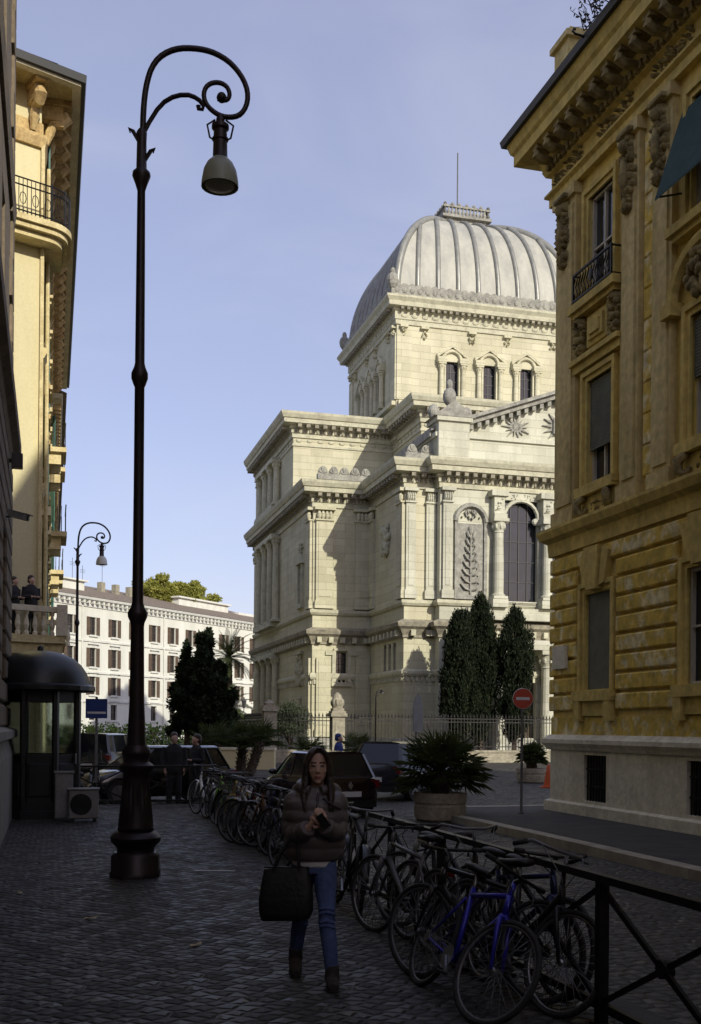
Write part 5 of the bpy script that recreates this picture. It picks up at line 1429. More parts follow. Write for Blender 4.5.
rr = random.Random(3)
def cone_clumps(h, w, z0, n):
    out = []
    for k in range(n):
        f_ = k/(n-1); a = k*2.4; q = w*(1-f_)**.8*.6
        out.append(((q*math.cos(a),q*math.sin(a),z0+(h-z0)*f_), (w*(.62-.42*f_),w*(.62-.42*f_),.55)))
    return out
clump_tree('cedar_tree', 'dark evergreen with pointed crown before the white palazzo', -6.9, 52, 6.3, 2.0, cone_clumps(6.0,1.25,1.9,14), 'cedar', 1500, .2, 21, 'dark evergreens before the white palazzo')
clump_tree('cedar_tree', 'lower ragged dark evergreen leaning out next to the pointed one', -7.9, 53, 5.6, 1.8, cone_clumps(5.1,1.0,1.7,11), 'cedar', 1400, .2, 22, 'dark evergreens before the white palazzo')
clump_tree('cedar_tree', 'dark evergreen close behind the low fan palms', -6.1, 51, 5.0, 1.8, cone_clumps(4.4,.9,1.6,11), 'cedar', 1400, .2, 23, 'dark evergreens before the white palazzo')
clump_tree('olive_tree', 'rounded grey green olive bush behind the railings', *S(13.2,61.5).xy, 3.4, 1.0, [((-.7,0,2.1),(.9,.8,1.0)),((.6,.1,2.2),(.95,.8,1.0)),((0,.2,2.7),(1.0,.8,.8)),((-.2,-.4,1.7),(1.1,.6,.7))], 'olive', 1700, .16, 31, None, .16, 2.2, up=.35)
t = thing('tall_palm', 'tall palm with feathery fronds at the far corner of the synagogue', 'palm', S(13.2,84,GZ), 0)
b = MB(); b.tube([(0,0,0),(.1,0,3.5),(0,0,7.2)], [.26,.22,.2], 10)
for k in range(60):
    a = k*2.4; z = 1+k*.1; b.bar((.18*math.cos(a),.18*math.sin(a),z),(.28*math.cos(a),.28*math.sin(a),z+.14),.05)
b.build('trunk', 'bark', t); b = MB(); pinnate(b, (0,0,7.2), 40, 2.6, random.Random(8), -40, 80, 1.0, .5); b.build('fronds', 'palm_leaf', t, recalc=False)
t = thing('tall_palm', 'shorter palm with drooping fronds before the synagogue corner', 'palm', S(10.4,66,GZ), 0)
b = MB(); b.tube([(0,0,0),(.1,0,1.5),(0,0,3.0)], [.22,.2,.18], 10)
b.build('trunk', 'bark', t); b = MB(); pinnate(b, (0,0,3.0), 34, 1.7, random.Random(18), -30, 80, 1.0, .4); b.build('fronds', 'palm_leaf', t, recalc=False)
for i, (s_, dep, r, lb) in enumerate(((33,9,2.6,'round yellow green roof garden tree on the white palazzo, by the aerials'),(38,9,2.9,'broad yellow green roof garden tree in the middle of the white palazzo roof'),(43.5,10,2.6,'yellow green roof garden tree over the pale attic of the white palazzo'))):
    nrm = Vector((-wd.y, wd.x)); p = wx0+wd*s_+nrm*dep
    clump_tree('roof_tree', lb, p.x, p.y, 5, 1.6, [((-r*.5,0,2.9),(r*.8,r*.7,1.6)),((r*.5,.2,3.0),(r*.7,r*.6,1.5)),((0,.2,3.9),(r*.7,r*.6,1.2)),((0,-.6,2.4),(r*.8,.9,.9))], 'broadleaf', 2600, .42, 50+i, 'roof garden trees', .2, z0=19.4)
def garden_wall(p0, p1, h, label):
    p0 = Vector(p0); p1 = Vector(p1); L = (p1-p0).length
    t = thing('garden_wall', label, 'wall', (p0.x,p0.y,GZ), math.atan2((p1-p0).y,(p1-p0).x))
    b = MB(); b.box(0,L,-.2,.2,0,h); b.build('masonry', 'butter', t)
    b = MB(); b.box(-.03,L+.03,-.26,.26,h,h+.1); b.build('coping', 'traver', t)
garden_wall((-13.5,49.2),(-3.3,48.2),.85,'low yellowish garden wall behind the fan palms')
def hedge(p0, p1, h, w, label, seed):
    p0 = Vector(p0); p1 = Vector(p1); L = (p1-p0).length; rr = random.Random(seed)
    t = thing('hedge', label, 'hedge', (p0.x,p0.y,GZ), math.atan2((p1-p0).y,(p1-p0).x))
    b = MB()
    for k in range(int(L/.5)):
        for z in (h*.3,h*.72): leaves(b, (.25+k*.5,rr.uniform(-.1,.1),z+rr.uniform(-.08,.1)), (.42,w/2,h*.3), 130, .2, rr, 1.2, .1, .3)
    b.build('foliage', 'hedge', t, recalc=False)
    b = MB()
    for k in range(int(L/.9)): b.tube([(.4+k*.9,0,0),(.45+k*.9,.05,h*.6)], [.04,.015], 5)
    b.build('stem', 'bark', t)
hedge((-24,70),(-9,68),2.0,1.2,'clipped dark hedge running before the white palazzo',61)
hedge((-7.8,54.5),(-3.6,53.5),1.9,1.0,'dark hedge behind the low garden wall and fan palms',62)
# ================================================================== barrier fence along the pavement
def barrier(origin, rz, nP, pitch, label, grp):
    t = thing('street_barrier', label, 'railing', origin, rz, grp)
    h = .86
    pm = MB(); pm.box(-.03,.03,-.03,.03,0,h-.02); pm.box(-.05,.05,-.05,.05,0,.03); pm = pm.mesh('post', 'iron')
    cm = MB()
    cm.bar((.04,0,h-.06),(pitch-.04,0,  .16),.018,.03); cm.bar((.04,.012,.16),(pitch-.04,.012,h-.06),.022,.035); cm.lathe([(.05,-.03),(.05,.03)], (pitch/2,0,(h+.1)/2), 12, (0,1,0)); cm = cm.mesh('cross_brace', 'iron')
    for k in range(nP+1):
        put('post', pm, t, (k*pitch,0,0))
        if k < nP: put('cross_brace', cm, t, (k*pitch,0,0))
    L = nP*pitch
    b = MB(); b.box(-.06,L+.06,-.03,.03,h-.02,h+.025); b.build('top_rail', 'iron', t)
    b = MB(); b.box(0,L,-.02,.02,.1,.15); b.build('bottom_rail', 'iron', t)
p0 = S(FENA,5.76-1.36*4); barrier(p0, ANG+math.pi/2, 16, 1.36, 'long black iron barrier with crossed braces that the bicycles lean against', None)
p0 = S(FENA-.15,FENB-.15); barrier(p0, ANG+math.pi, 3, 1.36, 'short black iron barrier closing the pavement end behind the lamp', None)
# ================================================================== bicycles
WR = .335; RX, FX = -.52, .52
def wheel_mesh():
    w = MB()
    w.tube([(.305*math.cos(2*math.pi*k/32),0,.305*math.sin(2*math.pi*k/32)) for k in range(32)], .011, 6, True)
    w.tube([(0,-.045,0),(0,.045,0)], .022, 8)
    for k in range(28):
        a = 2*math.pi*k/28; w.bar((.02*math.cos(a+1.2),.03*(-1)**k,.02*math.sin(a+1.2)),(.3*math.cos(a),0,.3*math.sin(a)),.0035)
    t = MB(); t.tube([(.325*math.cos(2*math.pi*k/36),0,.325*math.sin(2*math.pi*k/36)) for k in range(36)], .019, 7, True)
    return w.mesh('wheel','bike_grey',True), w.mesh('wheel','steel',True), t.mesh('tyre','rubber',True)
WM, WMB, TM = wheel_mesh()
BB = (-.09,0,.28); ST = (-.23,0,.72); HT_ = (.33,0,.80); HB = (.365,0,.68)
def frames():
    a = MB(); r = .019
    a.tube([ST,HT_],r,8); a.tube([BB,HB],r*1.25,8); a.tube([BB,(ST[0]-.012,0,ST[2]+.05)],r,8); a.tube([HT_,HB],r*1.3,8)
    for s in (-1,1):
        a.tube([(BB[0],s*.04,BB[2]),(RX,s*.06,WR)],.011,6); a.tube([(ST[0],s*.03,ST[2]-.03),(RX,s*.06,WR)],.009,6)
    a.tube([(BB[0],-.04,BB[2]),(BB[0],.04,BB[2])],.025,8)
    b = MB()
    b.tube([(HT_[0]+.01,0,.74),(.15,0,.55),(-.02,0,.42),BB],[.024,.024,.022,.022],8); b.tube([HB,(.12,0,.43),BB],.02,8); b.tube([BB,(-.25,0,.78)],r,8); b.tube([HT_,HB],r*1.3,8)
    for s in (-1,1):
        b.tube([(BB[0],s*.04,BB[2]),(RX,s*.06,WR)],.011,6); b.tube([(-.2,s*.03,.62),(RX,s*.06,WR)],.009,6)
    b.tube([(BB[0],-.04,BB[2]),(BB[0],.04,BB[2])],.025,8)
    return a.mesh('frame','bike_black',True), b.mesh('frame','bike_black',True)
FR = frames()
def misc():
    f = MB()
    f.tube([HB,(.4,0,.64)],.02,8)
    for s in (-1,1): f.tube([(.385,s*.05,.66),(.41,s*.055,.58),(FX,s*.055,WR)],[.018,.017,.011],7)
    f.tube([(.385,-.055,.66),(.385,.055,.66)],.016,6); f.tube([(.335,0,.78),(.31,0,.9)],.016,8)
    fork = f.mesh('fork','bike_grey',True)
    h = MB(); h.tube([(.31,0,.89),(.36,0,.93)],.017,7); h.tube([(.28,-.29,.95),(.33,-.2,.94),(.36,0,.93),(.33,.2,.94),(.28,.29,.95)],.0125,7)
    for s in (-1,1): h.bar((.31,s*.2,.93),(.37,s*.26,.9),.012); h.tube([(.33,s*.17,.92),(.44,s*.1,.82),(.41,s*.03,.7)],.004,4)
    hb = h.mesh('handlebar','black_plastic',True)
    g = MB()
    for s in (-1,1): g.tube([(.31,s*.235,.9465),(.275,s*.3,.951)],.018,7)
    grip = g.mesh('grip','rubber',True)
    hc = MB(); hc.tube([(.31,0,.89),(.3,0,1.0)],.014,7); hc.tube([(.08,-.27,.98),(.2,-.24,1.03),(.3,-.1,1.01),(.3,.1,1.01),(.2,.24,1.03),(.08,.27,.98)],.012,7)
    for s in (-1,1): hc.tube([(.25,s*.2,1.02),(.4,s*.1,.85),(.41,s*.03,.7)],.004,4)
    hbc = hc.mesh('handlebar','bike_grey',True)
    gc = MB()
    for s in (-1,1): gc.tube([(.17,s*.25,1.015),(.075,s*.272,.977)],.018,7)
    gripc = gc.mesh('grip','rubber',True)
    s = MB(); s.loft([[(-.40+x,w*math.cos(q*math.pi/4)*1.0,.9+z+t_*math.sin(q*math.pi/4)) for q in range(8)] for x,w,z,t_ in ((0,.05,.005,.02),(.03,.08,.005,.03),(.1,.075,0,.032),(.18,.035,-.005,.025),(.27,.02,-.005,.018),(.285,.008,-.01,.01))])
    sad = s.mesh('saddle','saddle_black',True)
    p = MB(); p.tube([(-.23,0,.72),(-.285,0,.9)],.013,7); post = p.mesh('seat_post','steel',True)
    c = MB(); c.lathe([(.085,0),(.085,.004)],(BB[0],-.055,BB[2]),20,(0,-1,0))
    c.bar((BB[0],-.07,BB[2]),(BB[0]+.13,-.08,BB[2]-.1),.02); c.bar((BB[0],.06,BB[2]),(BB[0]-.13,.07,BB[2]+.1),.02)
    c.bar((BB[0],-.06,BB[2]+.083),(RX,-.06,WR+.035),.008); c.bar((BB[0],-.06,BB[2]-.083),(RX,-.06,WR-.035),.008); c.lathe([(.04,0),(.04,.02)],(RX,-.05,WR),12,(0,-1,0))
    crank = c.mesh('crankset','steel')
    pd = MB()
    for s_ in (-1,1): pd.box(BB[0]-s_*.13-.04,BB[0]-s_*.13+.04,s_*.08-.0,s_*.08+s_*.08,BB[2]+s_*.1-.01,BB[2]+s_*.1+.01)
    ped = pd.mesh('pedal','black_plastic')
    def guard(cx, a0, a1):
        m = MB(); v = []; n = 14
        for k in range(n+1):
            a = R(a0+(a1-a0)*k/n)
            for w in (-.028,0,.028): rr_ = .362+(.008 if w == 0 else 0); v.append((cx+rr_*math.cos(a),w,WR+rr_*math.sin(a)))
        m.add(v,[(k*3+j,k*3+j+1,(k+1)*3+j+1,(k+1)*3+j) for k in range(n) for j in (0,1)])
        m.bar((cx+.36*math.cos(R(a1)),.0,WR+.36*math.sin(R(a1))),(cx,.05,WR),.005)
        return m.mesh('mudguard','bike_grey',True,False)
    mg = (guard(RX,20,190), guard(FX,-10,140))
    k = MB()
    for x in (-.75,-.65,-.55,-.4,-.3): k.bar((x,-.07,.73),(x,.07,.73),.009)
    for s_ in (-.07,.07): k.bar((-.77,s_,.73),(-.25,s_,.73),.01); k.bar((-.62,s_,.73),(RX,s_*.9,WR),.008)
    rack = k.mesh('luggage_rack','steel')
    b = MB()
    for z in (.72,.78,.84,.9): b.tube([(.42,-.14,z),(.66,-.14,z),(.66,.14,z),(.42,.14,z)],.004,4,True)
    for i in range(7):
        x = .42+i*.04; b.bar((x,-.14,.72),(x,-.14,.9),.005); b.bar((x,.14,.72),(x,.14,.9),.005); b.bar((.66,-.14+i*.046,.72),(.66,-.14+i*.046,.9),.005); b.bar((.42,-.14+i*.046,.72),(.66,-.14+i*.046,.72),.005)
    bask = b.mesh('basket','steel')
    rf = MB(); rf.box(-.79,-.77,-.03,.03,.66,.71); refl = rf.mesh('reflector','taillight')
    return dict(fork=fork,handlebar=hb,grip=grip,handlebar_c=hbc,grip_c=gripc,saddle=sad,seat_post=post,crankset=crank,pedal=ped,mudguard=mg,rack=rack,basket=bask,refl=refl)
BM_ = misc()
BG = 'bicycles parked along the street barrier'
def bike(front, rear, label, color, city=False, lean=0, turn=0, basket=False, guard_m=None, wheelm=None, fork_m=None, rack=False, z=0.0):
    f = Vector(front); r = Vector(rear); c = (f+r)/2; d = (f-r)
    t = thing('bicycle', label, 'bicycle', (c.x,c.y,z), 0, BG); t.rotation_euler = (R(lean),0,math.atan2(d.y,d.x)); t.scale = (.96,.96,.96)
    def setm(o, m):
        o.material_slots[0].link = 'OBJECT'; o.material_slots[0].material = MATS[m]; return o
    setm(put('frame', FR[1 if city else 0], t), color)
    hp = Vector(HB); ax = (Vector(HT_)-hp).normalized()
    Tm = T(hp) @ Matrix.Rotation(R(turn),4,ax) @ T(-hp)
    setm(put('fork', BM_['fork'], t, M=Tm), fork_m or color)
    s = 'handlebar_c' if city else 'handlebar'
    hb = put('handlebar', BM_[s], t, M=Tm); put('grip', BM_['grip_c' if city else 'grip'], hb)
    sp = put('seat_post', BM_['seat_post'], t); put('saddle', BM_['saddle'], t)
    ck = put('crankset', BM_['crankset'], t); put('pedal', BM_['pedal'], ck)
    for x, M_ in ((RX,Matrix()),(FX,Tm)):
        w = put('wheel', wheelm or WM, t, M=M_ @ T((x,0,WR))); put('tyre', TM, w)
    if guard_m:
        setm(put('mudguard', BM_['mudguard'][0], t), guard_m); setm(put('mudguard', BM_['mudguard'][1], t, M=Tm), guard_m)
    if rack: put('luggage_rack', BM_['rack'], t); put('reflector', BM_['refl'], t)
    if basket: put('basket', BM_['basket'], t, M=Tm)
    return t
bike((.73,6.45),(.46,7.4),'bright blue bicycle leaning sideways, its front wheel toward the viewer','bike_blue',lean=-24,turn=20,fork_m='bike_blue')
bike((.46,7.62),(1.2,6.9),'dark mountain bicycle parked slantwise behind the blue bicycle','bike_black',lean=6,turn=-6)
bike((1.36,7.0),(.78,7.9),'black bicycle squeezed between the blue bicycle and the barrier','bike_navy',lean=-9,turn=-8,rack=True)
bike((.40,9.62),(.93,8.72),'silver framed bicycle leaning on the barrier post next behind the blue bicycle','bike_silver',lean=8,turn=12)
bike((.08,9.92),(-.13,10.92),'black city bicycle with red rear reflector close beside the walking woman','bike_black',True,lean=-8,turn=-10,guard_m='bike_black',rack=True)
bike((-.18,11.0),(-.45,12.0),'city bicycle with white mudguards half hidden behind the walking woman','bike_white',True,lean=-7,guard_m='bike_white',turn=14)
bike((-.30,12.35),(-.85,13.2),'green framed bicycle just behind the walking woman','bike_green',lean=-7,turn=-12)
bike((-1.10,14.75),(-.62,13.85),'dark bicycle next to the handbag side of the woman, wheel standing upright','bike_grey',lean=7,turn=10)
bike((-1.38,15.75),(-.95,14.95),'old brown city bicycle with chrome rims beyond the woman','bike_brown',True,lean=7,guard_m='bike_grey',turn=28,wheelm=WMB)
bike((-1.72,16.3),(-1.12,15.55),'silver city bicycle with wire basket beyond the woman','bike_silver',True,lean=6,guard_m='bike_silver',turn=18,basket=True)
bike((-1.86,17.5),(-1.42,16.6),'red framed bicycle in the tangle of handlebars mid row','bike_red',lean=7,turn=-15)
bike((-2.12,18.3),(-1.72,17.4),'green city bicycle with yellow front bag mid row','bike_green',True,lean=6,guard_m='bike_black',turn=12,basket=True)
bike((-2.40,19.5),(-2.1,18.5),'lime green framed bicycle near the far end of the row','bike_lime',lean=6,turn=14)
bike((-2.72,20.7),(-2.35,19.75),'grey bicycle between the lime green and the white bicycles','bike_grey',lean=6,turn=10)
bike((-3.05,21.7),(-2.66,20.75),'white city bicycle at the end of the row by the short barrier','bike_white',True,lean=5,guard_m='bike_white',turn=12)
bike((-1.22,15.2),(-.8,14.35),'navy bicycle standing close between the dark and the brown bicycles','bike_navy',lean=8,turn=-14,wheelm=WMB)
bike((-1.58,16.05),(-1.02,15.25),'black bicycle wedged between the brown and the wire basket bicycles','bike_black',lean=7,turn=20,rack=True)
bike((-1.80,16.95),(-1.28,16.1),'white framed bicycle between the wire basket and the red framed bicycles','bike_white',lean=6,turn=-18)
bike((-2.02,17.9),(-1.55,17.05),'yellow framed bicycle between the red framed and the green bicycles','bike_yellow',lean=7,turn=16)
bike((-2.28,18.95),(-1.9,18.0),'brown bicycle between the green and the lime green bicycles','bike_brown',True,lean=6,guard_m='bike_black',turn=-10)
bike((.20,9.3),(.62,8.45),'grey bicycle with its saddle next to the silver framed bicycle','bike_grey',lean=7,turn=10,wheelm=WMB)
bike((1.86,4.15),(1.80,5.2),'bicycle of which only a wheel edge shows at the near end of the barrier','bike_black',lean=-4)
bike((1.22,6.62),(.9,7.55),'dark bicycle pressed against the blue bicycle from the barrier side','bike_black',True,lean=-13,turn=16,wheelm=WMB)
bike((.98,8.1),(.46,9.0),'black bicycle with raised handlebar between the silver framed and the slanting dark bicycles','bike_black',True,lean=-6,turn=-12,wheelm=WMB)
# ================================================================== vehicles
def car(name, label, cat, x, y, heading, L, Wd, Hh, paint, emblem=False, suv=False, sc=1.0, roof_light=False):
    t = thing(name, label, cat, (x,y,GZ), heading); t.scale = (sc,sc,sc)
    hw = Wd/2; h = Hh; hood = h*.62 if not suv else h*.62; belt = h*.62
    # stations along the length (front = +x): x, z of lower edge, z of hood/belt line, half width
    st = [(-L/2,.42,h*.52,hw*.74),(-L/2+.06,.3,h*.60,hw*.88),(-L/2+.3,.24,h*.645,hw*.97),(-L*.25,.2,h*.635,hw),(0,.2,h*.625,hw),(L*.2,.2,h*.61,hw),(L*.28,.22,h*.585,hw*.99),(L/2-.35,.22,h*.52,hw*.94),(L/2-.1,.26,h*.46,hw*.84),(L/2,.36,h*.38,hw*.66)]
    b = MB(); rings = []
    for X, z0, z1, w in st:
        rings.append([(X,-w*.86,z0),(X,-w*.99,z0+.1),(X,-w,z0+(z1-z0)*.55),(X,-w*.985,z0+(z1-z0)*.82),(X,-w*.9,z1),(X,-w*.45,z1+.025),(X,w*.45,z1+.025),(X,w*.9,z1),(X,w*.985,z0+(z1-z0)*.82),(X,w,z0+(z1-z0)*.55),(X,w*.99,z0+.1),(X,w*.86,z0)])
    b.loft(rings)
    body = b.build('body', paint, t, smooth=True, angle=45)
    rear = -L/2+(.16 if suv else .2); fr = L*.29
    # greenhouse stations: x, z, half width (bottom ring and roof ring)
    bot = [(rear,hw*.86),(rear+.45,hw*.9),(-.1,hw*.91),(fr-.35,hw*.9),(fr,hw*.8)]
    top = [(rear+.26,hw*.66),(rear+.6,hw*.7),(-.1,hw*.72),(fr-.85,hw*.7),(fr-.72,hw*.62)]
    zb, zt = belt-.02, h-.05
    g = MB()
    v = [(X,-w,zb) for X,w in bot]+[(X,w,zb) for X,w in bot[::-1]]+[(X,-w,zt) for X,w in top]+[(X,w,zt) for X,w in top[::-1]]
    n = 10; g.add(v,[(i,(i+1)%n,n+(i+1)%n,n+i) for i in range(n)])
    g.build('window', 'glass_dark', t)
    r = MB()
    def ring(s_, z): return [(X*1.0+(.0),-w*s_,z) for X,w in top]+[(X,w*s_,z) for X,w in top[::-1]]
    r.loft([ring(1.03,zt-.03),ring(1.03,zt+.01),ring(.92,zt+.04),ring(.5,zt+.06)]); r.build('roof', paint, t, smooth=True, angle=50)
    for s_ in (-1,1):
        p = MB()
        for i, wd_ in ((0,.09),(1,.05),(2,.06),(4,.06)):
            a = Vector((bot[i][0],s_*(bot[i][1]+.004),zb)); c = Vector((top[i][0],s_*(top[i][1]+.004),zt)); p.bar(a,c,wd_,.03)
        p.build('pillar', paint, t)
        for X in (-L*.31,L*.315):
            w = MB(); rw = .3 if not suv else .34
            w.lathe([(rw*.6,-.09),(rw*.97,-.09),(rw,-.06),(rw,.06),(rw*.97,.09),(rw*.6,.09)],(X,s_*(hw-.1),rw),24,(0,1,0)); o = w.build('wheel','rubber',t,smooth=True,angle=40)
            w = MB(); w.lathe([(rw*.62,-.095 if s_<0 else .07),(rw*.62,-.07 if s_<0 else .095)],(X,s_*(hw-.1),rw),20,(0,1,0))
            for k in range(5):
                a = 2*math.pi*k/5; w.bar((X,s_*(hw+.0),rw),(X+rw*.55*math.cos(a),s_*(hw+.0),rw+rw*.55*math.sin(a)),.05,.03)
            w.build('rim','steel',o)
            a = MB(); a.tube([(X+(rw+.05)*math.cos(math.pi*k/12),s_*(hw-.0),rw+(rw+.05)*math.sin(math.pi*k/12)) for k in range(13)],.035,6); a.build('wheel_arch','black_plastic',t)
        o = MB(); o.ball((L/2-.2,s_*hw*.68,h*.44),(.16,.17,.085),12,8); o.build('headlight','headlight',t,smooth=True)
        o = MB(); o.box(-L/2+.03,-L/2+.2,min(s_*hw*.66,s_*hw*.93),max(s_*hw*.66,s_*hw*.93),h*.47,h*.58); o.build('taillight','taillight',t)
        o = MB(); o.ball((fr-.42,s_*(hw+.08),belt+.06),(.07,.1,.07),10,7); o.build('wing_mirror',paint,t,smooth=True)
        o = MB(); o.box(-.35,-.2,min(s_*hw,s_*(hw+.02)),max(s_*hw,s_*(hw+.02)),h*.52,h*.54); o.build('door_handle','chrome',t)
    o = MB(); o.box(-L/2-.015,-L/2+.05,-.26,.26,h*.33,h*.41); o.build('number_plate','plate',t)
    o = MB(); o.box(-L/2-.03,-L/2+.3,-hw*.8,hw*.8,.24,.4); o.build('bumper','black_plastic',t)
    o = MB(); o.box(L/2-.06,L/2+.01,-hw*.5,hw*.5,.3,.42); o.build('grille','black_plastic',t)
    if emblem:
        o = MB(); o.prism([(0,h*.5+.09),(.06,h*.5),(0,h*.5-.09),(-.06,h*.5)],-L/2-.02,-L/2+.04,'x'); o.build('emblem','chrome',t)
    return t
def hd(dx, dy): return math.atan2(dy, dx)
car('parked_car','dark red hatchback with its tailgate and emblem toward the bicycles','car',-.72,23.9,hd(-.44,.9),3.5,1.55,1.42,'car_red',True,sc=.95)
car('parked_car','dark grey blue tall car parked beyond the red hatchback by the planter','car',1.55,29.6,hd(.5,.87),3.9,1.65,1.5,'car_grey',suv=True)
car('parked_car','shiny black car with headlights behind the base of the street lamp','car',-4.7,26.6,hd(-.86,-.5),3.7,1.6,1.38,'car_black')
car('parked_van','dark boxy car with pale plate parked far behind the black car','car',-8.1,36.5,hd(.15,.99),3.6,1.7,1.6,'car_van',suv=True)
def scooter():
    t = thing('motor_scooter','dark motor scooter with red tail light parked next to the kiosk','scooter',(-6.0,24.6,GZ),R(70))
    for x in (-.58,.58):
        w = MB(); w.tube([(x+.2*math.cos(2*math.pi*k/20),0,.25+.2*math.sin(2*math.pi*k/20)) for k in range(20)],.05,8,True); o = w.build('wheel','rubber',t,smooth=True)
        w = MB(); w.lathe([(.16,-.03),(.16,.03)],(x,0,.25),14,(0,1,0)); w.build('rim','steel',o)
    b = MB(); b.loft([[(x,-w*math.cos(q*math.pi/4),z+hh*math.sin(q*math.pi/4)) for q in range(8)] for x,w,z,hh in ((-.85,.06,.62,.08),(-.6,.17,.58,.2),(-.25,.18,.52,.2),(0,.16,.36,.1),(.25,.15,.32,.07),(.42,.16,.5,.22),(.52,.13,.75,.24),(.5,.06,.98,.08))]); b.build('body','car_black',t,smooth=True)
    b = MB(); b.loft([[(x,-w*math.cos(q*math.pi/4),z+.06*math.sin(q*math.pi/4)) for q in range(8)] for x,w,z in ((-.8,.08,.78),(-.55,.15,.8),(-.2,.14,.78),(-.02,.08,.76))]); b.build('saddle','saddle_black',t,smooth=True)
    b = MB(); b.tube([(.42,-.33,1.0),(.48,0,1.03),(.42,.33,1.0)],.022,7); b.build('handlebar','black_plastic',t)
    b = MB(); b.box(-.9,-.84,-.07,.07,.55,.66); b.build('taillight','taillight',t)
    b = MB(); b.prism([(-.2,1.0),(.2,1.0),(.16,1.32),(-.16,1.32)],.5,.512,'x'); b.build('windscreen','glass_clear',t)
scooter()
# ================================================================== people
def hand(b, wrist, fwd, palm, side, curl=.6, sc=1.0):
    """palm block, four unequal curled fingers, thumb from the side of the palm"""
    w = Vector(wrist); f = Vector(fwd).normalized(); n = Vector(palm).normalized(); s = f.cross(n).normalized()*side
    b.tube([w-f*.02, w+f*.03, w+f*.075*sc], [.022*sc,.03*sc,.032*sc], 10, flat=.6)
    for k, (o, l) in enumerate(((-.027,.068),(-.009,.078),(.009,.073),(.026,.057))):
        p = w+f*.075*sc+s*o*sc; pts = [p-f*.02]; d = f.copy()
        for j in range(4):
            pts.append(p.copy()); d = (d+n*curl*(.35+.25*j)).normalized(); p = p+d*l*sc/3
        b.tube(pts, [.0095*sc,.0095*sc,.009*sc,.0085*sc,.007*sc], 7)
    p = w+f*.025*sc-s*.026*sc; d = (f*.6-s*.7+n*.3).normalized()
    b.tube([p, p+d*.03*sc, p+d*.045*sc+f*.02*sc+n*.01, p+d*.05*sc+f*.042*sc+n*.02], [.013*sc,.011*sc,.0105*sc,.008*sc], 7)
def head(b, c, sc=1.0):
    x, y, z = c
    b.ball((x,y+.012*sc,z+.03*sc), (.072*sc,.088*sc,.092*sc), 20, 14)
    b.loft([[(x+w*sc*math.cos(q*math.pi/8), y-.03*sc+dd*sc*math.sin(q*math.pi/8), z+h*sc) for q in range(16)] for h,w,dd in ((-.118,.022,.03),(-.108,.034,.045),(-.085,.049,.06),(-.055,.06,.066),(-.02,.066,.068),(.02,.066,.066))])
    b.tube([(x,y-.086*sc,z+.012*sc),(x,y-.1*sc,z-.012*sc),(x,y-.111*sc,z-.03*sc),(x,y-.098*sc,z-.041*sc)], [.008*sc,.0095*sc,.013*sc,.01*sc], 7)
    for s in (-1,1):
        b.ball((x+s*.012*sc,y-.097*sc,z-.036*sc), .009*sc, 7, 5)
        b.ball((x+s*.072*sc,y+.01*sc,z-.01*sc), (.01*sc,.02*sc,.03*sc), 8, 6)
        b.ball((x+s*.035*sc,y-.06*sc,z-.03*sc), (.028*sc,.026*sc,.022*sc), 8, 6)
        b.ball((x+s*.03*sc,y-.078*sc,z+.028*sc), (.024*sc,.014*sc,.008*sc), 8, 5)
    b.ball((x,y-.09*sc,z-.066*sc), (.024*sc,.014*sc,.007*sc), 9, 6); b.ball((x,y-.088*sc,z-.077*sc), (.02*sc,.014*sc,.008*sc), 9, 6)
    b.ball((x,y-.075*sc,z-.1*sc), (.022*sc,.02*sc,.018*sc), 9, 6)
def paint_face(me, c, sc, ey=-.07):
    """lips, brows and eyes as zones of the one body mesh (slots: skin, lips, brow, eye)"""
    x, y, z = c
    for p in me.polygons:
        q = p.center
        if q.y > y-.055*sc: continue
        dx, dz = (q.x-x)/sc, (q.z-z)/sc
        if (dx/.024)**2+((dz+.071)/.0125)**2 < 1: p.material_index = 1
        for s in (-1,1):
            ex = dx-s*.031
            if abs(ex) < .021 and abs(dz-.031+ .12*abs(ex)) < .0055: p.material_index = 2
            if (ex/.0165)**2+((dz-.006)/.0085)**2 < 1: p.material_index = 3
def rings_torso(b, secs, n=24):
    """closed garment from cross sections: (x, y, z, rx, ry)"""
    b.loft([[(x+rx*math.cos(2*math.pi*k/n), y+ry*math.sin(2*math.pi*k/n), z) for k in range(n)] for x,y,z,rx,ry in secs])
def interp(secs, per):
    out = []
    for i in range(len(secs)-1):
        for j in range(per):
            t = j/per; out.append(tuple(a*(1-t)+c*t for a, c in zip(secs[i], secs[i+1])))
    return out+[secs[-1]]
def quilt(path, radii, seg, amp, per=12):
    """a padded sleeve: path and radius with stitched rings"""
    P = []; Rr = []; s = 0.0
    for i in range(len(path)-1):
        a = Vector(path[i]); c = Vector(path[i+1]); L = (c-a).length
        for j in range(per):
            t = j/per; P.append(a.lerp(c,t)); r = radii[i]*(1-t)+radii[i+1]*t; Rr.append(r*(1-amp+amp*1.6*abs(math.sin(math.pi*(s+L*t)/seg))**.6))
        s += L
    return P, Rr
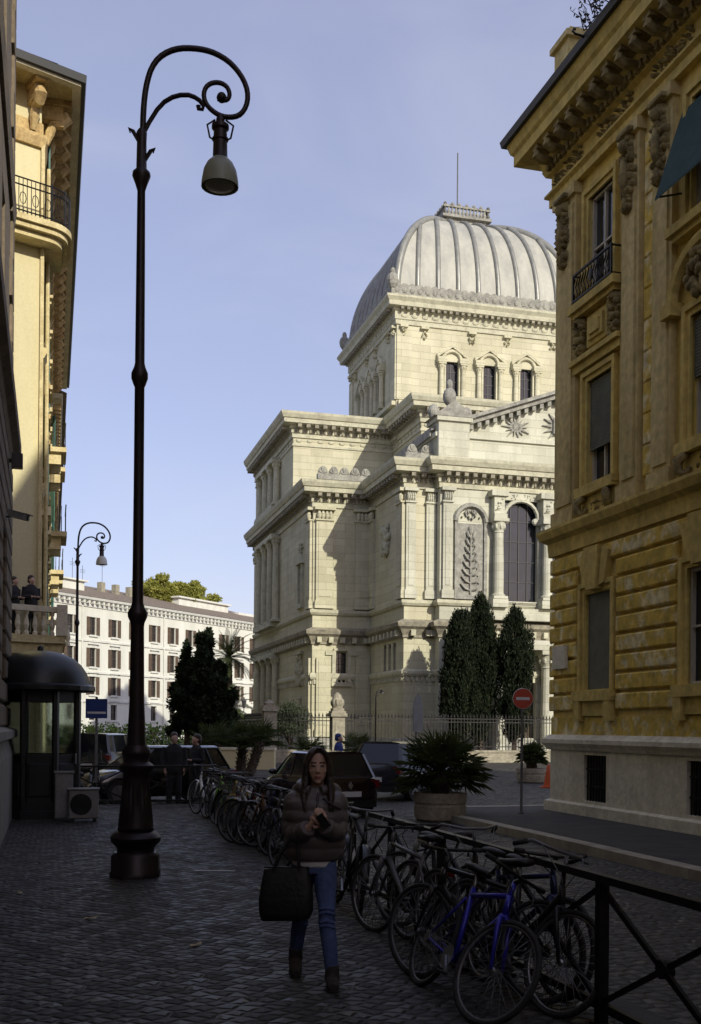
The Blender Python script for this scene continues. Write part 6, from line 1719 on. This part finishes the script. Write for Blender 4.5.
def woman():
    # local frame: origin on the cobbles under her, facing the viewer (-y)
    O = Vector((-.235,7.42,0))
    t = thing('person','woman with long dark hair in quilted jacket and jeans walking toward the viewer','person',O,R(3))
    hc = (.015,-.03,1.512)
    b = MB()
    head(b, hc, 1.0)
    b.tube([(.012,.0,1.30),(.014,-.005,1.36),(.015,-.005,1.43)], [.062,.05,.05], 12)
    rings_torso(b, [(0,.01,.80,.13,.09),(0,.01,.86,.145,.1),(0,.01,.95,.12,.09),(0,.0,1.05,.11,.08),(0,-.01,1.15,.12,.095),(0,0,1.25,.13,.09),(.005,.005,1.32,.1,.07),(.01,0,1.36,.05,.05)])
    # arms: bent, hands together before the chest
    RA = [(-.145,.01,1.285),(-.172,.015,1.04),(-.09,-.19,1.06),(-.045,-.25,1.11)]
    LA = [(.155,.01,1.285),(.172,.0,1.04),(.105,-.19,1.075),(.06,-.25,1.12)]
    for A, s in ((RA,-1),(LA,1)):
        b.tube(smoothpath(A[:3]+[A[3]],2), [.05+(.024-.05)*i/ (len(smoothpath(A,2))-1) for i in range(len(smoothpath(A,2)))], 10)
    hand(b, (-.05,-.25,1.105), (.55,-.12,.8), (.3,.75,-.2), 1, .75)
    hand(b, (.065,-.25,1.115), (-.25,-.3,.85), (-.5,.6,.1), -1, .75)
    # legs: striding, one foot well ahead
    RL = [(-.075,.02,.84),(-.095,.08,.47),(-.125,.31,.15)]
    LL = [(.07,.0,.84),(.085,-.12,.49),(.125,-.14,.1)]
    for A in (RL,LL): b.tube(A, [.075,.05,.032], 12)
    for (x,y,z),tz in ((RL[2],.06),(LL[2],.0)): b.tube([(x,y,z),(x,y-.05,z-.06),(x,y-.13,z-.078)], [.034,.026,.016], 8)
    o = b.build('body','skin',t); o.data.materials.append(MATS['lips']); o.data.materials.append(MATS['brow']); o.data.materials.append(MATS['eye'])
    voxel(o, .0048, 2); paint_face(o.data, hc, 1.0)
    # jeans
    b = MB()
    rings_torso(b, [(0,.01,.77,.148,.105),(0,.01,.84,.155,.112),(0,.01,.92,.145,.102)])
    for A in (RL,LL):
        P = [Vector(A[0])+Vector((0,0,-.0)), Vector(A[0]).lerp(Vector(A[1]),.5), Vector(A[1])+Vector((0,0,.05)), Vector(A[1])-Vector((0,0,.05)), Vector(A[1]).lerp(Vector(A[2]),.45), Vector(A[2])+Vector((0,0,-.01))]
        b.tube(P, [.09,.076,.06,.058,.055,.046], 14)
        rr_ = random.Random(2)
        for z in (.02,.05,-.04,-.07): b.tube([Vector(A[1])+Vector((-.06,-.045,z)),Vector(A[1])+Vector((0,-.068,z+.012)),Vector(A[1])+Vector((.06,-.045,z-.005))], .008, 5)
    o = b.build('jeans','denim',t); voxel(o,.007,2)
    # ankle boots
    for (x,y,z),s,lift in ((RL[2],-1,18),(LL[2],1,0)):
        b = MB()
        zf = 0.0
        b.M = T((x,y,z-.1+.0)) @ Matrix.Rotation(R(lift),4,'X')
        b.tube([(0,0,.155),(0,0,.1),(0,.005,.05)], [.05,.05,.054], 12); b.tube([(0,.03,.045),(0,-.05,.05),(0,-.12,.042),(0,-.165,.036)], [.044,.05,.045,.03], 12, flat=.9)
        o = b.build('boot','suede',t); voxel(o,.006,2)
        s_ = MB(); s_.M = b.M
        s_.prism([(.038,.06),(.042,0),(.048,-.1),(.035,-.17),(0,-.19),(-.035,-.17),(-.048,-.1),(-.042,0),(-.038,.06)], -.004, .016, 'z'); s_.build('sole','rubber',o)
    # shirt hem
    b = MB(); rings_torso(b, [(0.01,.01,.815,.158,.117),(.0,.01,.84,.162,.12),(0,.01,.9,.16,.117),(0,.01,.98,.14,.1)]); o = b.build('shirt','white_cloth',t); voxel(o,.009,2)
    # quilted jacket
    b = MB(); secs = interp([(0,.005,.86,.185,.135),(0,.0,.95,.215,.16),(0,-.005,1.06,.2,.165),(0,-.005,1.17,.205,.165),(0,.0,1.27,.205,.14),(0,.01,1.335,.14,.1),(.005,.01,1.375,.09,.085)], 10)
    out = []
    for x,y,z,rx,ry in secs:
        k = 1-.05+.085*abs(math.sin(math.pi*(z-.86)/.088))**.6; out.append((x,y,z,rx*k,ry*k))
    rings_torso(b, out, 32)
    for A in (RA,LA):
        path = smoothpath(A,2); rad = [.075+(.055-.075)*i/(len(path)-1) for i in range(len(path))]
        P, Q = quilt(path[:-1], rad, .085, .1, 5); b.tube(P, Q, 14)
        b.ball((A[0][0]*.95,A[0][1],A[0][2]-.02), (.078,.085,.078), 12, 8)
    # thick stand collar and hood lying on the shoulders
    b.tube([(.105*math.cos(q),.02+.1*math.sin(q)+(.0 if math.sin(q)>0 else -.02),1.375+.03*math.sin(q)) for q in [R(-70+320*k/20) for k in range(21)]], [.036]*21, 10)
    b.ball((.02,.12,1.33), (.14,.07,.085), 14, 9); b.ball((.12,.06,1.335),(.07,.08,.06),10,7); b.ball((-.1,.06,1.335),(.07,.08,.06),10,7)
    o = b.build('jacket','puffer',t); voxel(o,.007,1)
    z = MB(); z.tube([(.01,-.128,.875),(.01,-.158,1.0),(.012,-.163,1.12),(.012,-.15,1.24),(.02,-.122,1.335)], .009, 6); z.build('zip','puffer_dark',o)
    z = MB(); z.tube([(.05,-.155,1.3),(.12,-.15,1.25),(.17,-.12,1.22)], .009, 6); z.build('jacket_cord','puffer_dark',o)
    # long hair, parted, falling on both shoulders
    b = MB(); x, y, zc = hc
    b.ball((x,y+.03,zc+.05), (.084,.093,.089), 20, 12)
    for k in range(26):
        a = R(-22+224*k/25); cx_, cy_ = math.cos(a), math.sin(a)
        p0 = Vector((x+.05*cx_, y+.03+.06*cy_, zc+.10)); p1 = Vector((x+.082*cx_, y+.025+.09*cy_, zc+.03)); p2 = Vector((x+.088*cx_, y+.02+.085*cy_, zc-.08)); wv = .012*math.sin(k*2.1)
        p3 = Vector((x+(.1+wv)*cx_, y+.0+.085*cy_-(.05 if cy_ < .3 else 0), zc-.19)); p4 = Vector((x+(.095-wv)*cx_, y-.04+.09*cy_-(.05 if cy_ < .3 else 0), zc-.29-.02*(k%3)))
        b.tube(smoothpath([p0,p1,p2,p3,p4],1), [.012,.02,.024,.024,.024,.023,.021,.019,.014,.008][:len(smoothpath([p0,p1,p2,p3,p4],1))], 7)
    for s in (-1,1):
        b.tube([(x+.012+s*.008,y-.045,zc+.132),(x+.006+s*.056,y-.066,zc+.088),(x+s*.078,y-.055,zc+.02),(x+s*.08,y-.045,zc-.07),(x+s*.09,y-.075,zc-.19),(x+s*.085,y-.1,zc-.27)], [.012,.017,.02,.023,.024,.012], 8)
    o = b.build('hair','hair',t); voxel(o,.006,1)
    # phone held to the chest
    p = thing('mobile_phone','dark mobile phone held in the hand of the walking woman','phone',O+Vector((.065,-.308,1.155)),R(3))
    q = MB(); q.M = Matrix.Rotation(R(-35),4,'Y') @ Matrix.Rotation(R(15),4,'X'); q.cbox(-.028,.028,-.004,.004,-.054,.054,.002); q.build('case','black_plastic',p)
    q2 = MB(); q2.M = q.M; q2.box(-.025,.025,.0042,.005,-.05,.05); q2.build('screen','glass_dark',p)
    # tote on the forearm
    g = thing('handbag','big soft black tote bag hanging from the forearm of the walking woman','bag',O+Vector((-.19,-.11,.455)),R(-6)); g.scale = (.9,.9,.9)
    b = MB(); n = 28
    rings = []
    for z_, w, d in ((-.0,.17,.05),(.01,.185,.07),(.06,.205,.085),(.16,.21,.085),(.28,.195,.07),(.36,.18,.055),(.4,.172,.045)):
        rings.append([(math.copysign(abs(math.cos(2*math.pi*k/n))**.45,math.cos(2*math.pi*k/n))*w+.012*math.sin(7*k+z_*30)*.3, math.copysign(abs(math.sin(2*math.pi*k/n))**.6,math.sin(2*math.pi*k/n))*d, z_+.012*math.cos(2*math.pi*k/n)) for k in range(n)])
    b.loft(rings); b.build('bag_body','bag_black',g,smooth=True,angle=60)
    for s in (-1,1):
        h = MB(); h.tube(smoothpath([(-.1,s*.045,.36),(-.07,s*.045,.46),(.0+.01,s*.03,.6),(.05,s*.03,.64),(.09,s*.03,.6),(.1,s*.045,.46),(.1,s*.045,.36)],2), .011, 7); h.build('handle','bag_black',g)
    h = MB(); h.box(-.17,.17,-.008,.008,.395,.41); h.build('zip','puffer_dark',g)
    t.scale = (.965,.965,.965)
    for o in (p, g):
        o.location = O+(o.location-O)*.965; o.scale = o.scale*.965
    return t
woman()
def man(label, x, y, z, rz, h, coat, legs='coat_black', skin_y=0, hairm='hair', arms=0, hat=None):
    t = thing('person', label, 'person', (x,y,z), rz); k = h/1.72; t.scale = (k,k,k)
    b = MB(); hc = (0,-.02,1.6); head(b, hc, 1.02); b.tube([(0,.01,1.38),(0,0,1.45),(0,-.005,1.52)], [.07,.057,.056], 10)
    rings_torso(b, [(0,0,.84,.15,.11),(0,0,.95,.165,.115),(0,0,1.1,.16,.11),(0,0,1.28,.19,.12),(0,0,1.4,.14,.09),(0,0,1.45,.06,.06)])
    for s in (-1,1):
        A = [(s*.2,0,1.37),(s*.25,.02,1.1),(s*(.22 if not arms else .12),-.06 if not arms else -.24,.87 if not arms else 1.1)]
        b.tube(A, [.055,.045,.032], 10); hand(b, A[2], (0,-.15,-1) if not arms else (-s*.6,-.5,.1), (-s,0,0) if not arms else (0,0,-1), s, .35)
        b.tube([(s*.09,0,.88),(s*.1,-.01,.48),(s*.11,.03,.1)], [.09,.062,.042], 10); b.tube([(s*.11,.03,.08),(s*.115,-.06,.04),(s*.12,-.16,.03)], [.042,.04,.03], 8)
    o = b.build('body','skin',t); voxel(o,.0085,2)
    b = MB(); rings_torso(b, [(0,0,.8,.2,.14),(0,0,.95,.205,.145),(0,0,1.1,.2,.14),(0,0,1.28,.225,.145),(0,0,1.4,.175,.115),(0,0,1.47,.085,.08)])
    for s in (-1,1): b.tube([(s*.2,0,1.38),(s*.255,.02,1.1),(s*(.225 if not arms else .13),-.05 if not arms else -.22,.9 if not arms else 1.1)], [.085,.07,.058], 10)
    o = b.build('coat',coat,t); voxel(o,.011,2)
    b = MB(); rings_torso(b, [(0,0,.78,.17,.125),(0,0,.9,.175,.13)])
    for s in (-1,1): b.tube([(s*.09,0,.86),(s*.1,-.01,.48),(s*.11,.03,.09)], [.11,.082,.07], 10)
    o = b.build('trousers',legs,t); voxel(o,.012,2)
    for s in (-1,1):
        b = MB(); b.tube([(s*.11,.05,.05),(s*.115,-.06,.05),(s*.12,-.19,.04)], [.05,.052,.036], 8); b.box(s*.115-.04,s*.115+.04,-.19,.09,0,.02); b.build('shoe','coat_black',t,smooth=True,angle=60)
    b = MB(); b.ball((0,.018,1.662), (.09,.108,.088), 16, 10); b.ball((0,.05,1.59),(.085,.082,.09),12,7); o = b.build('hair' if not hat else 'hood', hairm if not hat else hat, t, smooth=True)
    return t
man('man in dark coat standing by the short barrier, nearer the lamp', -4.05,25.3,GZ,R(20),1.7,'coat_black')
man('man in dark coat close behind the other one at the white bicycle', -3.62,25.9,GZ,R(-50),1.66,'coat_black',arms=1)
man('person in bright blue hooded jacket passing behind the dark red hatchback', -.35,33,GZ,R(80),1.66,'coat_blue',hat='coat_blue')
yp = Matrix.Translation(Vector((-9.05,31.7,GZ)))
def on_balcony(M, x, y, label, rz, h, coat):
    p = yp @ M @ Vector((x,y,4.38)); man(label, p.x, p.y, p.z, rz, h, coat, arms=1)
on_balcony(yME, yLE-.35,-.4,'person in black leaning on the stone balcony rail, nearer the corner post',R(50),1.7,'coat_black')
on_balcony(yME, yLE-.85,-.42,'person in dark jacket at the stone balcony rail, farther from the corner post',R(75),1.62,'coat_black')
# ================================================================== light, sky, camera
EL, SX, SY = R(27), .523, -.853
sun = bpy.data.lights.new('sun','SUN'); sun.energy = 3.1; sun.angle = R(.5); sun.color = (1.0,.95,.8)
so = bpy.data.objects.new('sun', sun); col.objects.link(so)
dirv = Vector((SX*math.cos(EL), SY*math.cos(EL), math.sin(EL)))
so.rotation_euler = dirv.to_track_quat('Z','Y').to_euler(); so.location = (20,-10,40)
w = bpy.data.worlds.new('World'); scene.world = w; w.use_nodes = True
nt = w.node_tree; bg = nt.nodes['Background']
sk = nt.nodes.new('ShaderNodeTexSky'); sk.sky_type = 'NISHITA'; sk.sun_disc = False
sk.sun_elevation = EL; sk.sun_rotation = math.atan2(SX, SY)
sk.air_density = 1.0; sk.dust_density = 1.2; sk.ozone_density = 1.6; sk.altitude = 50
mx = nt.nodes.new('ShaderNodeMix'); mx.data_type = 'RGBA'; mx.blend_type = 'MULTIPLY'; mx.inputs['Factor'].default_value = 1
mx.inputs['B'].default_value = (1.08,.93,1.0,1)
nt.links.new(sk.outputs['Color'], mx.inputs['A']); m2 = nt.nodes.new('ShaderNodeMix'); m2.data_type = 'RGBA'; m2.inputs['Factor'].default_value = .55
m2.inputs['B'].default_value = (2.3,2.38,3.25,1)      # thin high haze evens the blue out
nt.links.new(mx.outputs['Result'], m2.inputs['A']); wt_ = nt.nodes.new('ShaderNodeTexCoord'); wm = nt.nodes.new('ShaderNodeMapping'); wm.inputs['Scale'].default_value = (2.2,1.2,5.5); wm.inputs['Rotation'].default_value = (0,R(28),R(20))
wn = nt.nodes.new('ShaderNodeTexNoise'); wn.inputs['Scale'].default_value = 1.6; wn.inputs['Detail'].default_value = 8; wn.inputs['Distortion'].default_value = .6
wr = nt.nodes.new('ShaderNodeMapRange'); wr.interpolation_type = 'SMOOTHSTEP'; wr.inputs['From Min'].default_value = .45; wr.inputs['From Max'].default_value = .8; wr.inputs['To Max'].default_value = .22
m3 = nt.nodes.new('ShaderNodeMix'); m3.data_type = 'RGBA'; m3.inputs['B'].default_value = (3.7,3.8,4.3,1)   # thin cirrus
nt.links.new(wt_.outputs['Generated'], wm.inputs['Vector']); nt.links.new(wm.outputs['Vector'], wn.inputs['Vector']); nt.links.new(wn.outputs['Fac'], wr.inputs['Value'])
nt.links.new(wr.outputs['Result'], m3.inputs['Factor']); nt.links.new(m2.outputs['Result'], m3.inputs['A']); nt.links.new(m3.outputs['Result'], bg.inputs['Color'])
bg.inputs['Strength'].default_value = .15
cam = bpy.data.cameras.new('camera'); cam.sensor_width = 36; cam.sensor_fit = 'AUTO'; cam.lens = F/1024*36
cam.shift_y = (CY-512)/1024; cam.shift_x = 0; cam.clip_start = .05; cam.clip_end = 6000
co = bpy.data.objects.new('camera', cam); col.objects.link(co)
co.matrix_world = T((0,0,H)) @ Matrix.Rotation(R(90),4,'X') @ Matrix.Rotation(ROLL,4,'Z')
scene.camera = co
scene.render.resolution_x = 701; scene.render.resolution_y = 1024; scene.render.resolution_percentage = 100
scene.view_settings.view_transform = 'Standard'; scene.view_settings.look = 'None'; scene.view_settings.exposure = .4; scene.view_settings.gamma = 1
